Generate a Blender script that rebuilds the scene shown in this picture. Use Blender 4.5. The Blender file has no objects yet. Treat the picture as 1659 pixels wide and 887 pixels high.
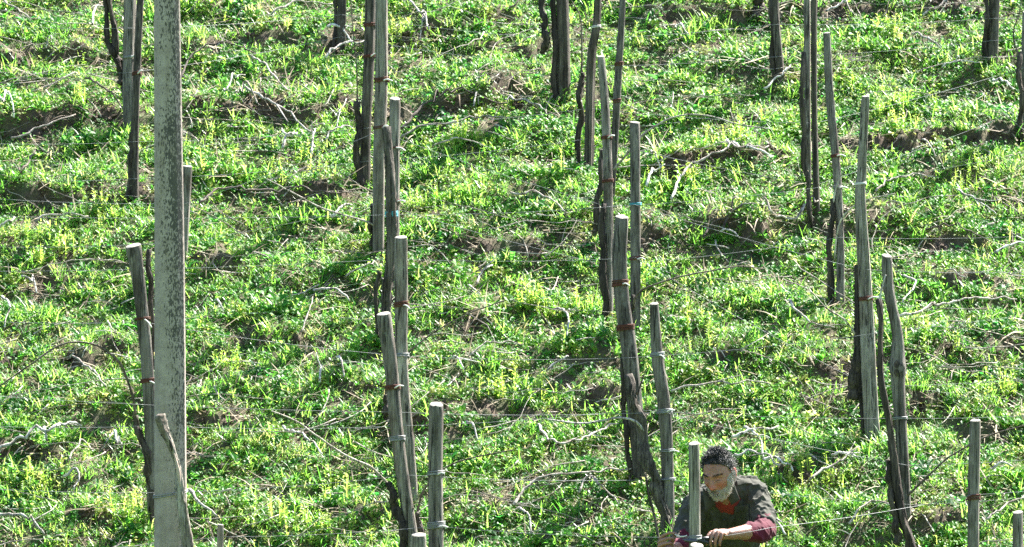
import bpy, bmesh, math, random
import numpy as np
from mathutils import Vector, Matrix, Quaternion

R = math.radians
rnd = random.Random(7)
rng = np.random.default_rng(11)
scene = bpy.context.scene
COL = scene.collection

# ------------------------------------------------------------------ camera
SLOPE = math.tan(R(28)); PITCH = R(3.0); DIST = 40.0; LENS = 244.0
CAM = np.array([0.0, -DIST, DIST * math.tan(PITCH)])
FWD = np.array([0, math.cos(PITCH), -math.sin(PITCH)])
UP = np.array([0, math.sin(PITCH), math.cos(PITCH)])
RIGHT = np.array([1.0, 0, 0])
cam_d = bpy.data.cameras.new('camera'); cam_d.lens = LENS; cam_d.sensor_width = 36
cam_d.clip_start = 1.0; cam_d.clip_end = 1000
cam = bpy.data.objects.new('camera', cam_d); COL.objects.link(cam)
cam.location = CAM; cam.rotation_euler = (R(90) - PITCH, 0, 0)
cam_d.dof.use_dof = True; cam_d.dof.focus_distance = 36.4; cam_d.dof.aperture_fstop = 11
scene.camera = cam
K = 36.0 / LENS / 1659.0

def ray(px, py):
    return FWD + RIGHT * ((px - 829.5) * K) + UP * (-(py - 443.5) * K)

def at(px, py, d):
    """world point seen at photo pixel (px,py) at depth d metres"""
    return CAM + ray(px, py) * d

# ------------------------------------------------------------------ noise fields
class Waves:
    def __init__(s, seed, wl0, wl1, n=14):
        r = np.random.default_rng(seed)
        wl = np.exp(r.uniform(math.log(wl0), math.log(wl1), n)); a = r.uniform(0, 2 * np.pi, n)
        s.kx = 2 * np.pi / wl * np.cos(a); s.ky = 2 * np.pi / wl * np.sin(a); s.ph = r.uniform(0, 6.28, n); s.n = n
    def __call__(s, x, y):
        o = 0
        for i in range(s.n): o = o + np.sin(s.kx[i] * x + s.ky[i] * y + s.ph[i])
        return o / math.sqrt(s.n / 2.0)
n_big = Waves(1, .9, 2.2); n_mid = Waves(2, .35, .7); n_small = Waves(3, .10, .24, 20); n_tiny = Waves(33, .035, .08, 24)
n_hgt = Waves(41, .22, .6, 20); n_edge = Waves(4, .12, .5); n_swell = Waves(14, .45, 1.1, 18); n_patch = Waves(5, .35, 1.1, 18); n_patch2 = Waves(6, .2, .6, 18); n_dry = Waves(8, .3, .9, 18)

def plane_hit(px, py):
    d = ray(px, py); t = (SLOPE * CAM[1] - CAM[2]) / (d[2] - SLOPE * d[1])
    return CAM + d * t

# little earth ledges along the contour (photo pixels of their lip, height)
LEDGES = [(-60,118,185,100,.13),(-60,222,150,203,.13),(110,200,205,188,.08),(-60,342,215,325,.12),(290,198,600,178,.13),
 (370,88,490,74,.10),(620,78,745,48,.11),(690,184,870,160,.14),(1040,280,1310,268,.13),(1335,252,1720,228,.14),
 (1020,46,1235,30,.11),(1095,384,1300,376,.13),(285,445,390,430,.11),(95,597,235,570,.12),(300,595,375,565,.10),
 (700,420,835,404,.10),(-50,748,135,730,.11),(70,752,150,746,.08),(755,680,885,662,.08),(935,662,1015,645,.11),
 (735,545,815,530,.08),(1470,474,1650,464,.09),(1300,612,1400,592,.10),(1430,668,1560,650,.08),(1550,706,1640,690,.08),
 (1480,402,1610,408,.07),(300,696,425,680,.08),(415,316,600,320,.10),(895,396,990,400,.08),(100,856,200,842,.08),
 (1480,866,1570,850,.09),(1145,604,1255,588,.07),(540,645,625,650,.09),(640,694,760,690,.08),(1240,770,1330,762,.07),
 (960,600,1010,590,.07),(820,95,900,90,.08),(180,104,380,92,.08),(480,80,630,76,.07),(740,52,830,44,.07),(600,182,700,184,.08),(200,330,300,330,.07),(-60,590,100,596,.07),(990,404,1100,386,.08),(1290,384,1500,362,.07),(560,556,745,548,.06),(130,738,300,720,.06),(870,668,940,664,.07),(1390,598,1600,588,.06),(1560,655,1720,640,.06),(830,418,900,404,.06),(1235,34,1490,24,.07),(1490,25,1600,18,.10),(740,100,830,92,.08),(1180,205,1260,190,.06),
 (20,470,120,458,.07),(400,560,500,548,.06),(500,840,610,838,.05),(900,850,1010,830,.07),(1590,580,1680,572,.08)]
LED = []
for (x0, y0, x1, y1, a) in LEDGES:
    A = plane_hit(x0, y0)[:2]; B = plane_hit(x1, y1)[:2]
    LED.append((A, B, a * .66))

def ledge_terms(x, y):
    h = np.zeros_like(x); soil = np.zeros_like(x)
    wig = n_edge(x, y) * .035 + n_small(x, y) * .012
    rag = n_patch2(x * 1.2, y * 2.5)
    for A, B, a in LED:
        d = B - A; L = np.hypot(*d); u = d / L; n = np.array([-u[1], u[0]])
        s = (x - A[0]) * u[0] + (y - A[1]) * u[1]; t = (x - A[0]) * n[0] + (y - A[1]) * n[1] + wig
        e = min(.22, L * .4)
        w = np.clip(s / e + .2, 0, 1) * np.clip((L - s) / e + .2, 0, 1); w = w * w * (3 - 2 * w)
        g = np.clip((t + .03) / .07, 0, 1); g = g * g * (3 - 2 * g)
        g = np.where(t > .04, np.exp(-(t - .04) / .3), g)
        h += a * w * (g - .12 * np.exp(-((t + .10) / .08) ** 2))
        soil = np.maximum(soil, w * np.exp(-((t + .01) / .052) ** 2) * (a / .09) ** .45 * np.clip(.75 + .5 * rag, .15, 1.1))
    return h, soil

def terrain(x, y, fine=True):
    x = np.asarray(x, float); y = np.asarray(y, float)
    z = SLOPE * y
    v = -16.0
    far = SLOPE * v + (v - y) * 0.0
    lo = SLOPE * v + np.clip((v - 4 - y), 0, None) * .36
    z = np.where(y < v, lo, z)
    z = np.where(y > 70, SLOPE * 70 + (y - 70) * .2, z)
    near = np.exp(-(np.clip(np.hypot(x, y) - 6.5, 0, None) / 2.0) ** 2)
    z = z + n_big(x, y) * .018 + n_mid(x, y) * .012 + n_swell(x * .38, y * 1.5) * .009 + near * (n_small(x, y) * .007 + n_tiny(x, y) * .0035)
    if fine:
        h, s = ledge_terms(x, y); z = z + h
    return z

def H(x, y): return float(terrain(np.array([x]), np.array([y]))[0])

def grounds(pp, iters=14):
    """ground points seen at photo pixels (vectorised)"""
    pp = np.asarray(pp, float); D = FWD[None] + RIGHT[None] * ((pp[:, 0] - 829.5) * K)[:, None] + UP[None] * (-(pp[:, 1] - 443.5) * K)[:, None]
    t = (SLOPE * CAM[1] - CAM[2]) / (D[:, 2] - SLOPE * D[:, 1])
    for _ in range(iters):
        q = CAM[None] + D * t[:, None]; e = q[:, 2] - terrain(q[:, 0], q[:, 1])
        t = t + e / (SLOPE * D[:, 1] - D[:, 2]) * .8
    q = CAM[None] + D * t[:, None]; q[:, 2] = terrain(q[:, 0], q[:, 1]); return q
def ground(px, py): return grounds([(px, py)])[0]
def depth_of(q): return float(np.dot(q - CAM, FWD))

# ------------------------------------------------------------------ materials
def nt(name):
    m = bpy.data.materials.new(name); m.use_nodes = True; t = m.node_tree; t.nodes.clear()
    o = t.nodes.new('ShaderNodeOutputMaterial'); return m, t, o
def N(t, typ, **kw):
    n = t.nodes.new('ShaderNode' + typ)
    for k, v in kw.items():
        if k in n.inputs: n.inputs[k].default_value = v
        else: setattr(n, k, v)
    return n
def ramp(t, stops, fac=None, interp='LINEAR'):
    n = t.nodes.new('ShaderNodeValToRGB'); cr = n.color_ramp; cr.interpolation = interp
    while len(cr.elements) < len(stops): cr.elements.new(.5)
    for e, (p, c) in zip(cr.elements, stops): e.position = p; e.color = (*c, 1) if len(c) == 3 else c
    if fac is not None: t.links.new(fac, n.inputs[0])
    return n
def mixc(t, a, b, fac, mode='MIX'):
    n = t.nodes.new('ShaderNodeMix'); n.data_type = 'RGBA'; n.blend_type = mode
    for i, v in ((0, fac), (6, a), (7, b)):
        if isinstance(v, (int, float)): n.inputs[i].default_value = v
        elif isinstance(v, tuple): n.inputs[i].default_value = (*v, 1)
        else: t.links.new(v, n.inputs[i])
    return n.outputs[2]
def coords(t, scale, kind='Object', loc=None):
    c = N(t, 'TexCoord'); m = N(t, 'Mapping'); m.inputs['Scale'].default_value = scale
    t.links.new(c.outputs[kind], m.inputs['Vector'])
    if loc is not None: t.links.new(loc, m.inputs['Location'])
    return m.outputs[0]
def objrand(t, mul=40.0):
    i = N(t, 'ObjectInfo'); m = N(t, 'Math', operation='MULTIPLY'); t.links.new(i.outputs['Random'], m.inputs[0]); m.inputs[1].default_value = mul
    return i.outputs['Random'], m.outputs[0]
def noise(t, vec, scale, detail=4, rough=.55, dist=0):
    n = N(t, 'TexNoise'); n.inputs['Scale'].default_value = scale; n.inputs['Detail'].default_value = detail
    n.inputs['Roughness'].default_value = rough; n.inputs['Distortion'].default_value = dist
    if vec is not None: t.links.new(vec, n.inputs['Vector'])
    return n.outputs[0]
def bump(t, h, strength, dist):
    b = N(t, 'Bump'); b.inputs['Strength'].default_value = strength; b.inputs['Distance'].default_value = dist
    t.links.new(h, b.inputs['Height']); return b.outputs[0]
def principled(t, o, color, rough=.8, normal=None, spec=.5, metal=0):
    p = N(t, 'BsdfPrincipled')
    if isinstance(color, tuple): p.inputs['Base Color'].default_value = (*color, 1)
    else: t.links.new(color, p.inputs['Base Color'])
    if isinstance(rough, (int, float)): p.inputs['Roughness'].default_value = rough
    else: t.links.new(rough, p.inputs['Roughness'])
    p.inputs['Specular IOR Level'].default_value = spec; p.inputs['Metallic'].default_value = metal
    if normal is not None: t.links.new(normal, p.inputs['Normal'])
    if o is not None: t.links.new(p.outputs[0], o.inputs[0])
    return p

def mat_leaf(name, stops, tstops, trans=.42, rough=.38, spec=.6):
    m, t, o = nt(name)
    a = N(t, 'Attribute', attribute_name='tint')
    c = ramp(t, stops, a.outputs['Fac']); tc = ramp(t, tstops, a.outputs['Fac'])
    p = principled(t, None, c.outputs[0], rough, spec=spec)
    tr = N(t, 'BsdfTranslucent'); t.links.new(tc.outputs[0], tr.inputs[0])
    mx = N(t, 'MixShader'); mx.inputs[0].default_value = trans
    t.links.new(p.outputs[0], mx.inputs[1]); t.links.new(tr.outputs[0], mx.inputs[2]); t.links.new(mx.outputs[0], o.inputs[0])
    return m
M = {}
M['weed'] = mat_leaf('weed_leaf', [(0, (.016,.085,.018)), (.4, (.04,.165,.018)), (.75, (.095,.23,.022)), (1, (.21,.26,.04))],
                     [(0, (.04,.31,.045)), (.4, (.20,.56,.065)), (.75, (.45,.69,.11)), (1, (.64,.65,.18))], .58, .52, .26)
M['grass'] = mat_leaf('grass_blade', [(0, (.035,.13,.025)), (.5, (.09,.22,.035)), (.85, (.19,.27,.06)), (1, (.34,.29,.13))],
                      [(0, (.085,.36,.035)), (.5, (.29,.60,.075)), (.85, (.51,.67,.16)), (1, (.66,.58,.26))], .5, .42)
M['stalk'] = mat_leaf('stalk_leaf', [(0, (.10,.20,.025)), (.6, (.20,.28,.045)), (1, (.32,.33,.09))],
                      [(0, (.26,.58,.05)), (.6, (.48,.70,.10)), (1, (.66,.68,.18))], .45, .5)
M['straw'] = mat_leaf('dry_straw', [(0, (.09,.065,.04)), (.5, (.25,.195,.12)), (1, (.44,.37,.26))],
                      [(0, (.12,.09,.05)), (.5, (.3,.24,.15)), (1, (.5,.45,.33))], .25, .6, .3)

def mat_ground():
    m, t, o = nt('hillside_earth')
    v = coords(t, (1, 1, 1))
    n1 = noise(t, v, 9, 8, .65); n2 = noise(t, v, 60, 6, .7); n3 = noise(t, v, 2.2, 4)
    soil = ramp(t, [(.25, (.028,.019,.013)), (.5, (.075,.052,.036)), (.75, (.16,.12,.085))], n2)
    moss = ramp(t, [(.3, (.035,.06,.016)), (.7, (.085,.11,.035))], n2)
    f = ramp(t, [(.38, (0,0,0)), (.6, (.8,.8,.8))], n1)
    a = N(t, 'Attribute', attribute_name='soil')
    inv = N(t, 'Math', operation='SUBTRACT'); inv.inputs[0].default_value = 1.0; inv.use_clamp = True
    t.links.new(a.outputs['Fac'], inv.inputs[1])
    mu = N(t, 'Math', operation='MULTIPLY'); t.links.new(inv.outputs[0], mu.inputs[0]); t.links.new(f.outputs[0], mu.inputs[1])
    c = mixc(t, soil.outputs[0], moss.outputs[0], mu.outputs[0])
    # the wider hillside, beyond the plants that are modelled one by one, is closed turf
    geo = N(t, 'NewGeometry'); ln = N(t, 'VectorMath', operation='LENGTH'); t.links.new(geo.outputs['Position'], ln.inputs[0])
    far = N(t, 'MapRange'); far.inputs[1].default_value = 5.5; far.inputs[2].default_value = 9.0; t.links.new(ln.outputs['Value'], far.inputs[0])
    turf = ramp(t, [(.3, (.04,.09,.018)), (.55, (.09,.16,.03)), (.75, (.14,.13,.06))], n1)
    c = mixc(t, c, turf.outputs[0], far.outputs[0])
    principled(t, o, c, .92, bump(t, n2, .9, .02), .25)
    return m
M['ground'] = mat_ground()

def mat_wood(name, dark, mid, light, seedmul=30.0, lichen=.0):
    m, t, o = nt(name)
    r, loc = objrand(t, seedmul)
    v = coords(t, (1, 1, .035), loc=loc)
    fib = noise(t, v, 150, 5, .7, .4); wide = noise(t, v, 38, 4, .6)
    v2 = coords(t, (1, 1, .3), loc=loc); blotch = noise(t, v2, 14, 5, .6)
    c = ramp(t, [(.33, dark), (.48, mid), (.68, light)], fib)
    cw = ramp(t, [(.36, dark), (.52, mid), (.72, light)], wide)
    cc = mixc(t, c.outputs[0], cw.outputs[0], .45)
    br = ramp(t, [(.32, (.38,.33,.29)), (.55, (1,1,1)), (.75, (1.25,1.25,1.2))], blotch)
    cc = mixc(t, cc, br.outputs[0], 1.0, 'MULTIPLY')
    hs = N(t, 'HueSaturation'); t.links.new(cc, hs.inputs['Color'])
    mr = N(t, 'MapRange'); mr.inputs[3].default_value = .7; mr.inputs[4].default_value = 1.3; t.links.new(r, mr.inputs[0]); t.links.new(mr.outputs[0], hs.inputs['Value'])
    col = hs.outputs[0]
    ck = noise(t, coords(t, (1, 1, .012), loc=loc), 75, 3, .6, .3); cf = ramp(t, [(.56, (0,0,0)), (.63, (.9,.9,.9))], ck)
    col = mixc(t, col, (.010,.008,.006), cf.outputs[0])
    if lichen:
        ln = noise(t, coords(t, (1, 1, .6), loc=loc), 30, 6, .7); lf = ramp(t, [(.55, (0,0,0)), (.68, (lichen,)*3)], ln)
        col = mixc(t, col, (.23,.235,.20), lf.outputs[0])
    mixh = mixc(t, fib, wide, .5)
    principled(t, o, col, .85, bump(t, mixh, 1.0, .012), .3)
    return m
M['wood'] = mat_wood('weathered_wood', (.022,.019,.016), (.15,.132,.112), (.30,.27,.235), lichen=.35)
M['wood_pale'] = mat_wood('pale_weathered_wood', (.045,.038,.03), (.22,.195,.16), (.42,.38,.32), lichen=.3)
M['wood_dark'] = mat_wood('dark_weathered_wood', (.012,.0095,.0075), (.072,.060,.048), (.185,.158,.128), lichen=.2)
M['split'] = mat_wood('split_wood', (.34,.25,.2), (.5,.38,.31), (.62,.5,.42))
M['bark'] = mat_wood('vine_bark', (.012,.009,.007), (.052,.041,.032), (.17,.135,.108))
M['cane'] = mat_wood('cane_bark', (.24,.20,.165), (.42,.37,.32), (.60,.55,.49))
M['cane_pale'] = mat_wood('bleached_cane_bark', (.36,.33,.30), (.52,.49,.45), (.68,.65,.61))
M['cane_dark'] = mat_wood('dark_cane_bark', (.05,.038,.03), (.13,.10,.08), (.22,.18,.15))

def mat_endgrain():
    m, t, o = nt('cut_end_grain')
    v = coords(t, (1, 1, 1)); n = noise(t, v, 90, 4, .6)
    w = N(t, 'TexWave', wave_type='RINGS', rings_direction='Z'); w.inputs['Scale'].default_value = 28; w.inputs['Distortion'].default_value = 3
    t.links.new(v, w.inputs['Vector'])
    c = ramp(t, [(.2, (.17,.155,.13)), (.7, (.34,.315,.27))], n); c2 = mixc(t, c.outputs[0], (.18,.155,.125), w.outputs[1], 'MIX')
    c3 = mixc(t, c.outputs[0], c2, .4)
    principled(t, o, c3, .85, bump(t, n, .6, .005), .3); return m
M['end'] = mat_endgrain()

def mat_concrete():
    m, t, o = nt('stained_concrete')
    v = coords(t, (1, 1, 1)); fine = noise(t, v, 220, 4, .7); mid = noise(t, v, 18, 5, .6)
    base = ramp(t, [(.3, (.22,.187,.168)), (.7, (.37,.318,.288))], fine)
    tone = ramp(t, [(.3, (.72,.70,.66)), (.65, (1.05,1.05,1.02))], mid)
    c = mixc(t, base.outputs[0], tone.outputs[0], 1.0, 'MULTIPLY')
    # black lichen blotches, drawn out downwards, mostly on the middle and right of the face
    lv = coords(t, (1, 1, .42)); ln = noise(t, lv, 125, 3, .55, .4); lz = noise(t, coords(t, (1, 1, .12)), 16, 3, .5)
    sx = N(t, 'SeparateXYZ'); tc = N(t, 'TexCoord'); t.links.new(tc.outputs['Object'], sx.inputs[0])
    bx = N(t, 'MapRange'); bx.inputs[1].default_value = -.075; bx.inputs[2].default_value = .03; bx.inputs[3].default_value = -.13; bx.inputs[4].default_value = .075
    t.links.new(sx.outputs[0], bx.inputs[0])
    bz = N(t, 'MapRange'); bz.inputs[1].default_value = 1.0; bz.inputs[2].default_value = 2.4; bz.inputs[3].default_value = -.12; bz.inputs[4].default_value = .04
    t.links.new(sx.outputs[2], bz.inputs[0])
    a1 = N(t, 'Math', operation='ADD'); t.links.new(ln, a1.inputs[0]); t.links.new(bx.outputs[0], a1.inputs[1])
    a2 = N(t, 'Math', operation='ADD'); t.links.new(a1.outputs[0], a2.inputs[0]); t.links.new(bz.outputs[0], a2.inputs[1])
    a3 = N(t, 'Math', operation='MULTIPLY_ADD'); t.links.new(lz, a3.inputs[0]); a3.inputs[1].default_value = .45; a3.inputs[2].default_value = -.225
    a4 = N(t, 'Math', operation='ADD'); t.links.new(a2.outputs[0], a4.inputs[0]); t.links.new(a3.outputs[0], a4.inputs[1])
    lf = ramp(t, [(.53, (0,0,0)), (.58, (.9,.9,.9))], a4.outputs[0])
    c = mixc(t, c, (.045,.043,.038), lf.outputs[0])
    run = noise(t, coords(t, (1, 1, .03)), 30, 3, .5); rf = ramp(t, [(.5, (0,0,0)), (.75, (.45,.45,.45))], run)
    c = mixc(t, c, (.16,.13,.09), rf.outputs[0])
    principled(t, o, c, .9, bump(t, fine, .5, .004), .25); return m
M['concrete'] = mat_concrete()

def mat_simple(name, col, rough=.6, metal=0, spec=.5, var=None, vs=60):
    m, t, o = nt(name)
    if var:
        n = noise(t, coords(t, (1, 1, 1)), vs, 4, .6); c = ramp(t, [(.3, col), (.7, var)], n).outputs[0]
        principled(t, o, c, rough, bump(t, n, .3, .003), spec, metal)
    else: principled(t, o, col, rough, None, spec, metal)
    return m
M['wire'] = mat_simple('galvanised_wire', (.26,.265,.27), .6, .3, .4, (.17,.17,.165))
M['rust'] = mat_simple('rusty_wire', (.05,.017,.011), .8, .1, .3, (.14,.05,.032), 200)
M['tie'] = mat_simple('pale_paper_tie', (.66,.65,.62), .7, 0, .3, (.5,.48,.45))
M['blue'] = mat_simple('blue_twine', (.03,.26,.34), .6, 0, .4, (.06,.36,.42), 150)
M['steel'] = mat_simple('tool_steel', (.07,.07,.075), .4, .6, .5)
M['rubber'] = mat_simple('black_grip', (.018,.018,.02), .55, 0, .4)

def mat_skin():
    m, t, o = nt('tanned_skin')
    a = N(t, 'Attribute', attribute_name='flush'); n = noise(t, coords(t, (1, 1, 1)), 90, 5, .6)
    base = ramp(t, [(.3, (.20,.092,.06)), (.7, (.30,.15,.10))], n)
    c = mixc(t, base.outputs[0], (.36,.085,.06), a.outputs['Fac'])
    b = N(t, 'Attribute', attribute_name='stubble')
    c = mixc(t, c, (.30,.28,.26), b.outputs['Fac'])
    d = N(t, 'Attribute', attribute_name='dark')
    c = mixc(t, c, (.03,.02,.018), d.outputs['Fac'])
    p = principled(t, o, c, .5, bump(t, n, .5, .006), .45)
    p.inputs['Subsurface Weight'].default_value = .35; p.inputs['Subsurface Radius'].default_value = (1, .28, .14); p.inputs['Subsurface Scale'].default_value = .012
    return m
M['skin'] = mat_skin()

def mat_cloth(name, a, b, sc=500):
    m, t, o = nt(name)
    v = coords(t, (1, 1, 1)); n = noise(t, v, 14, 5, .6); w = noise(t, v, sc, 2, .6)
    c = ramp(t, [(.3, a), (.7, b)], n); c2 = mixc(t, c.outputs[0], (.8,.8,.8), w, 'MULTIPLY'); c3 = mixc(t, c.outputs[0], c2, .35)
    p = principled(t, o, c3, .88, bump(t, w, .4, .003), .25); p.inputs['Sheen Weight'].default_value = .06; p.inputs['Sheen Roughness'].default_value = .4
    return m
M['shirt'] = mat_cloth('olive_grey_cotton', (.029,.030,.022), (.060,.059,.044))
M['burgundy'] = mat_cloth('burgundy_knit', (.055,.003,.012), (.095,.006,.021), 300)
M['tee'] = mat_cloth('red_brown_jersey', (.16,.016,.012), (.25,.03,.02), 300)
M['trousers'] = mat_cloth('dark_work_cotton', (.03,.032,.035), (.05,.052,.055))
M['boots'] = mat_simple('brown_leather', (.05,.03,.02), .6, 0, .4, (.09,.055,.035), 40)

def mat_hair(name, stops):
    m, t, o = nt(name)
    a = N(t, 'Attribute', attribute_name='tint'); c = ramp(t, stops, a.outputs['Fac'])
    p = principled(t, o, c.outputs[0], .55, None, .4); return m
M['hair'] = mat_hair('dark_curly_hair', [(0, (.010,.009,.009)), (.6, (.028,.025,.024)), (1, (.34,.33,.32))])
M['beard'] = mat_hair('grey_beard', [(0, (.10,.068,.045)), (.5, (.31,.275,.25)), (1, (.68,.63,.59))])

# ------------------------------------------------------------------ object helpers
def tag(o, label=None, cat=None, group=None, kind=None):
    if label: o['label'] = label
    if cat: o['category'] = cat
    if group: o['group'] = group
    if kind: o['kind'] = kind
    return o

def mesh_np(name, verts, tris=None, quads=None, attrs=None, mat=None, smooth=True):
    verts = np.asarray(verts, np.float32); me = bpy.data.meshes.new(name)
    nt_, nq = (0 if tris is None else len(tris)), (0 if quads is None else len(quads))
    me.vertices.add(len(verts)); me.vertices.foreach_set('co', verts.ravel())
    loops = []; starts = []
    if nt_: loops.append(np.asarray(tris, np.int32).ravel()); starts.append(np.arange(nt_, dtype=np.int32) * 3)
    if nq: loops.append(np.asarray(quads, np.int32).ravel()); starts.append(nt_ * 3 + np.arange(nq, dtype=np.int32) * 4)
    loops = np.concatenate(loops); starts = np.concatenate(starts)
    me.loops.add(len(loops)); me.loops.foreach_set('vertex_index', loops)
    me.polygons.add(len(starts)); me.polygons.foreach_set('loop_start', starts)
    me.update(calc_edges=True)
    me.polygons.foreach_set('use_smooth', np.full(len(starts), smooth, bool))
    for k, v in (attrs or {}).items():
        a = me.attributes.new(k, 'FLOAT', 'POINT'); a.data.foreach_set('value', np.asarray(v, np.float32))
    if mat: me.materials.append(mat)
    me.validate(); me.update()
    return me

def link(name, me, parent=None, loc=None):
    o = bpy.data.objects.new(name, me); COL.objects.link(o)
    if loc is not None: o.location = loc
    if parent is not None: o.parent = parent
    return o

def smooth_path(pts, n_per=5):
    """Catmull-Rom through pts (k, any)"""
    P = np.asarray(pts, float)
    if len(P) < 3:
        f = np.linspace(0, 1, n_per + 1)[:, None]; return P[0] * (1 - f) + P[1] * f
    Q = np.vstack([2 * P[0] - P[1], P, 2 * P[-1] - P[-2]]); out = []
    for i in range(1, len(Q) - 2):
        for k in range(n_per):
            u = k / n_per; a, b, c, d = Q[i - 1:i + 3]
            out.append(.5 * (2 * b + (c - a) * u + (2 * a - 5 * b + 4 * c - d) * u * u + (3 * b - a - 3 * c + d) * u ** 3))
    out.append(P[-1]); return np.array(out)

def frames(path):
    T = np.gradient(path, axis=0); T /= np.linalg.norm(T, axis=1)[:, None] + 1e-9
    u = np.cross(T[0], [0, 1, 0.01]); u /= np.linalg.norm(u); U = []
    for t in T:
        u = u - t * np.dot(u, t); u /= np.linalg.norm(u) + 1e-9; U.append(u.copy())
    U = np.array(U); V = np.cross(T, U); return T, U, V

def tube_geo(path, rad, sides=10, prof=None, cap=True):
    """path (n,3), rad (n,), prof: (n,sides) radius multipliers"""
    path = np.asarray(path, float); rad = np.asarray(rad, float); n = len(path)
    T, U, V = frames(path); ang = np.arange(sides) * 2 * np.pi / sides
    r = rad[:, None] * (np.ones((n, sides)) if prof is None else prof)
    vs = path[:, None, :] + r[..., None] * (np.cos(ang)[None, :, None] * U[:, None, :] + np.sin(ang)[None, :, None] * V[:, None, :])
    vs = vs.reshape(-1, 3); q = []
    i = np.arange(n - 1)[:, None] * sides; j = np.arange(sides)[None, :]; j2 = (j + 1) % sides
    q = np.stack([i + j, i + j2, i + sides + j2, i + sides + j], -1).reshape(-1, 4)
    t = None
    if cap:
        c0, c1 = len(vs), len(vs) + 1
        vs = np.vstack([vs, path[0] - T[0] * rad[0] * .25, path[-1] + T[-1] * rad[-1] * .25])
        j = np.arange(sides); j2 = (j + 1) % sides
        t = np.vstack([np.stack([np.full(sides, c0), j2, j], -1), np.stack([np.full(sides, c1), (n - 1) * sides + j, (n - 1) * sides + j2], -1)])
    return vs, t, q

class Geo:
    def __init__(s): s.v = []; s.t = []; s.q = []; s.n = 0
    def add(s, v, t=None, q=None):
        if t is not None and len(t): s.t.append(np.asarray(t) + s.n)
        if q is not None and len(q): s.q.append(np.asarray(q) + s.n)
        s.v.append(np.asarray(v, float)); s.n += len(v)
    def tube(s, path, rad, sides=8, prof=None): s.add(*tube_geo(path, rad, sides, prof))
    def mesh(s, name, mat, origin=None, attrs=None, smooth=True):
        v = np.vstack(s.v)
        if origin is not None: v = v - np.asarray(origin)
        return mesh_np(name, v, np.vstack(s.t) if s.t else None, np.vstack(s.q) if s.q else None, attrs, mat, smooth)

# ------------------------------------------------------------------ hillside
def axis(lo, hi, step, far0, far1, grow=1.25):
    a = list(np.arange(lo, hi + 1e-6, step)); s = step; x = a[-1]; up = []
    while x < far1: s *= grow; x += s; up.append(x)
    s = step; x = a[0]; dn = []
    while x > far0: s *= grow; x -= s; dn.append(x)
    return np.array(dn[::-1] + a + up)
gx = axis(-4.4, 4.4, .024, -160, 160); gy = axis(-4.8, 4.4, .024, -90, 180)
GX, GY = np.meshgrid(gx, gy); fx, fy = GX.ravel(), GY.ravel()
hl, soilv = ledge_terms(fx, fy); hz = terrain(fx, fy, False) + hl
hz += soilv * (n_tiny(fx, fy) * .006)
nx, ny = len(gx), len(gy)
ii = np.arange(ny - 1)[:, None] * nx + np.arange(nx - 1)[None, :]
quads = np.stack([ii, ii + 1, ii + nx + 1, ii + nx], -1).reshape(-1, 4)
hill = link('hillside_ground', mesh_np('hillside_ground', np.stack([fx, fy, hz], -1), None, quads, {'soil': np.clip(soilv * 1.3, 0, 1)}, M['ground']))
tag(hill, kind='structure')

# ------------------------------------------------------------------ plant cover (uncountable: stuff)
def leaf(L, W, az, pitch, curl, base=(0, 0, 0), fold=.25, kind='ovate'):
    """one leaf: 8 verts, 6 tris/quads split to 8 tris"""
    prof = {'ovate': (.0, .5, .42, 0), 'blade': (.7, .55, .35, 0)}[kind]
    s = np.array([0, .38, .72, 1.0]); P = []
    ang = pitch; p = np.array([0., 0.]); pos = []; prev = 0
    for k in range(4):
        if k: ds = (s[k] - s[k - 1]) * L; p = p + ds * np.array([math.cos(ang), math.sin(ang)]); ang -= curl
        pos.append(p.copy())
    dx, dy = math.cos(az), math.sin(az); out = []
    for k in range(4):
        c = np.array([pos[k][0] * dx, pos[k][0] * dy, pos[k][1]]) + base
        w = prof[k] * W
        side = np.array([-dy, dx, 0]) * w; up = np.array([0, 0, w * fold * 2])
        if k == 0 and kind == 'ovate' or k == 3: out.append([c])
        else: out.append([c + side + up, c, c - side + up] if kind == 'ovate' else [c + side, c - side])
    v = np.array([x for r in out for x in r])
    if kind == 'ovate':
        t = [(0, 1, 2), (0, 2, 3), (1, 4, 5), (1, 5, 2), (2, 5, 6), (2, 6, 3), (4, 7, 5), (5, 7, 6)]
    else:
        t = [(0, 1, 3), (0, 3, 2), (2, 3, 5), (2, 5, 4), (4, 5, 6)]
    return v, np.array(t)

def tmpl(build, seed):
    r = random.Random(seed); V = []; T = []; C = []; n = 0
    for v, t, c in build(r):
        V.append(v); T.append(t + n); C.append(np.full(len(v), c)); n += len(v)
    return np.vstack(V), np.vstack(T), np.concatenate(C)

def b_rosette(r):
    n = r.randint(7, 11)
    for i in range(n):
        L = r.uniform(.022, .045); W = L * r.uniform(.55, .8)
        b = (r.gauss(0, .022), r.gauss(0, .022), r.uniform(.0, .05))
        yield (*leaf(L, W, r.uniform(0, 6.28), r.uniform(-.1, 1.0), r.uniform(.1, .6), b), r.gauss(0, .16))
def b_mat(r):
    for i in range(16):
        L = r.uniform(.010, .020); W = L * r.uniform(.6, .9)
        b = (r.gauss(0, .03), r.gauss(0, .03), r.uniform(.0, .035))
        yield (*leaf(L, W, r.uniform(0, 6.28), r.uniform(-.2, .9), r.uniform(0, .5), b), r.gauss(0, .14))
def b_tuft(r):
    for i in range(r.randint(11, 16)):
        L = r.uniform(.04, .11); W = r.uniform(.003, .0055)
        b = (r.gauss(0, .015), r.gauss(0, .015), -.005)
        yield (*leaf(L, W, r.uniform(0, 6.28), r.uniform(.35, 1.4), r.uniform(.05, .6), b, 0, 'blade'), r.gauss(0, .14))
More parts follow.
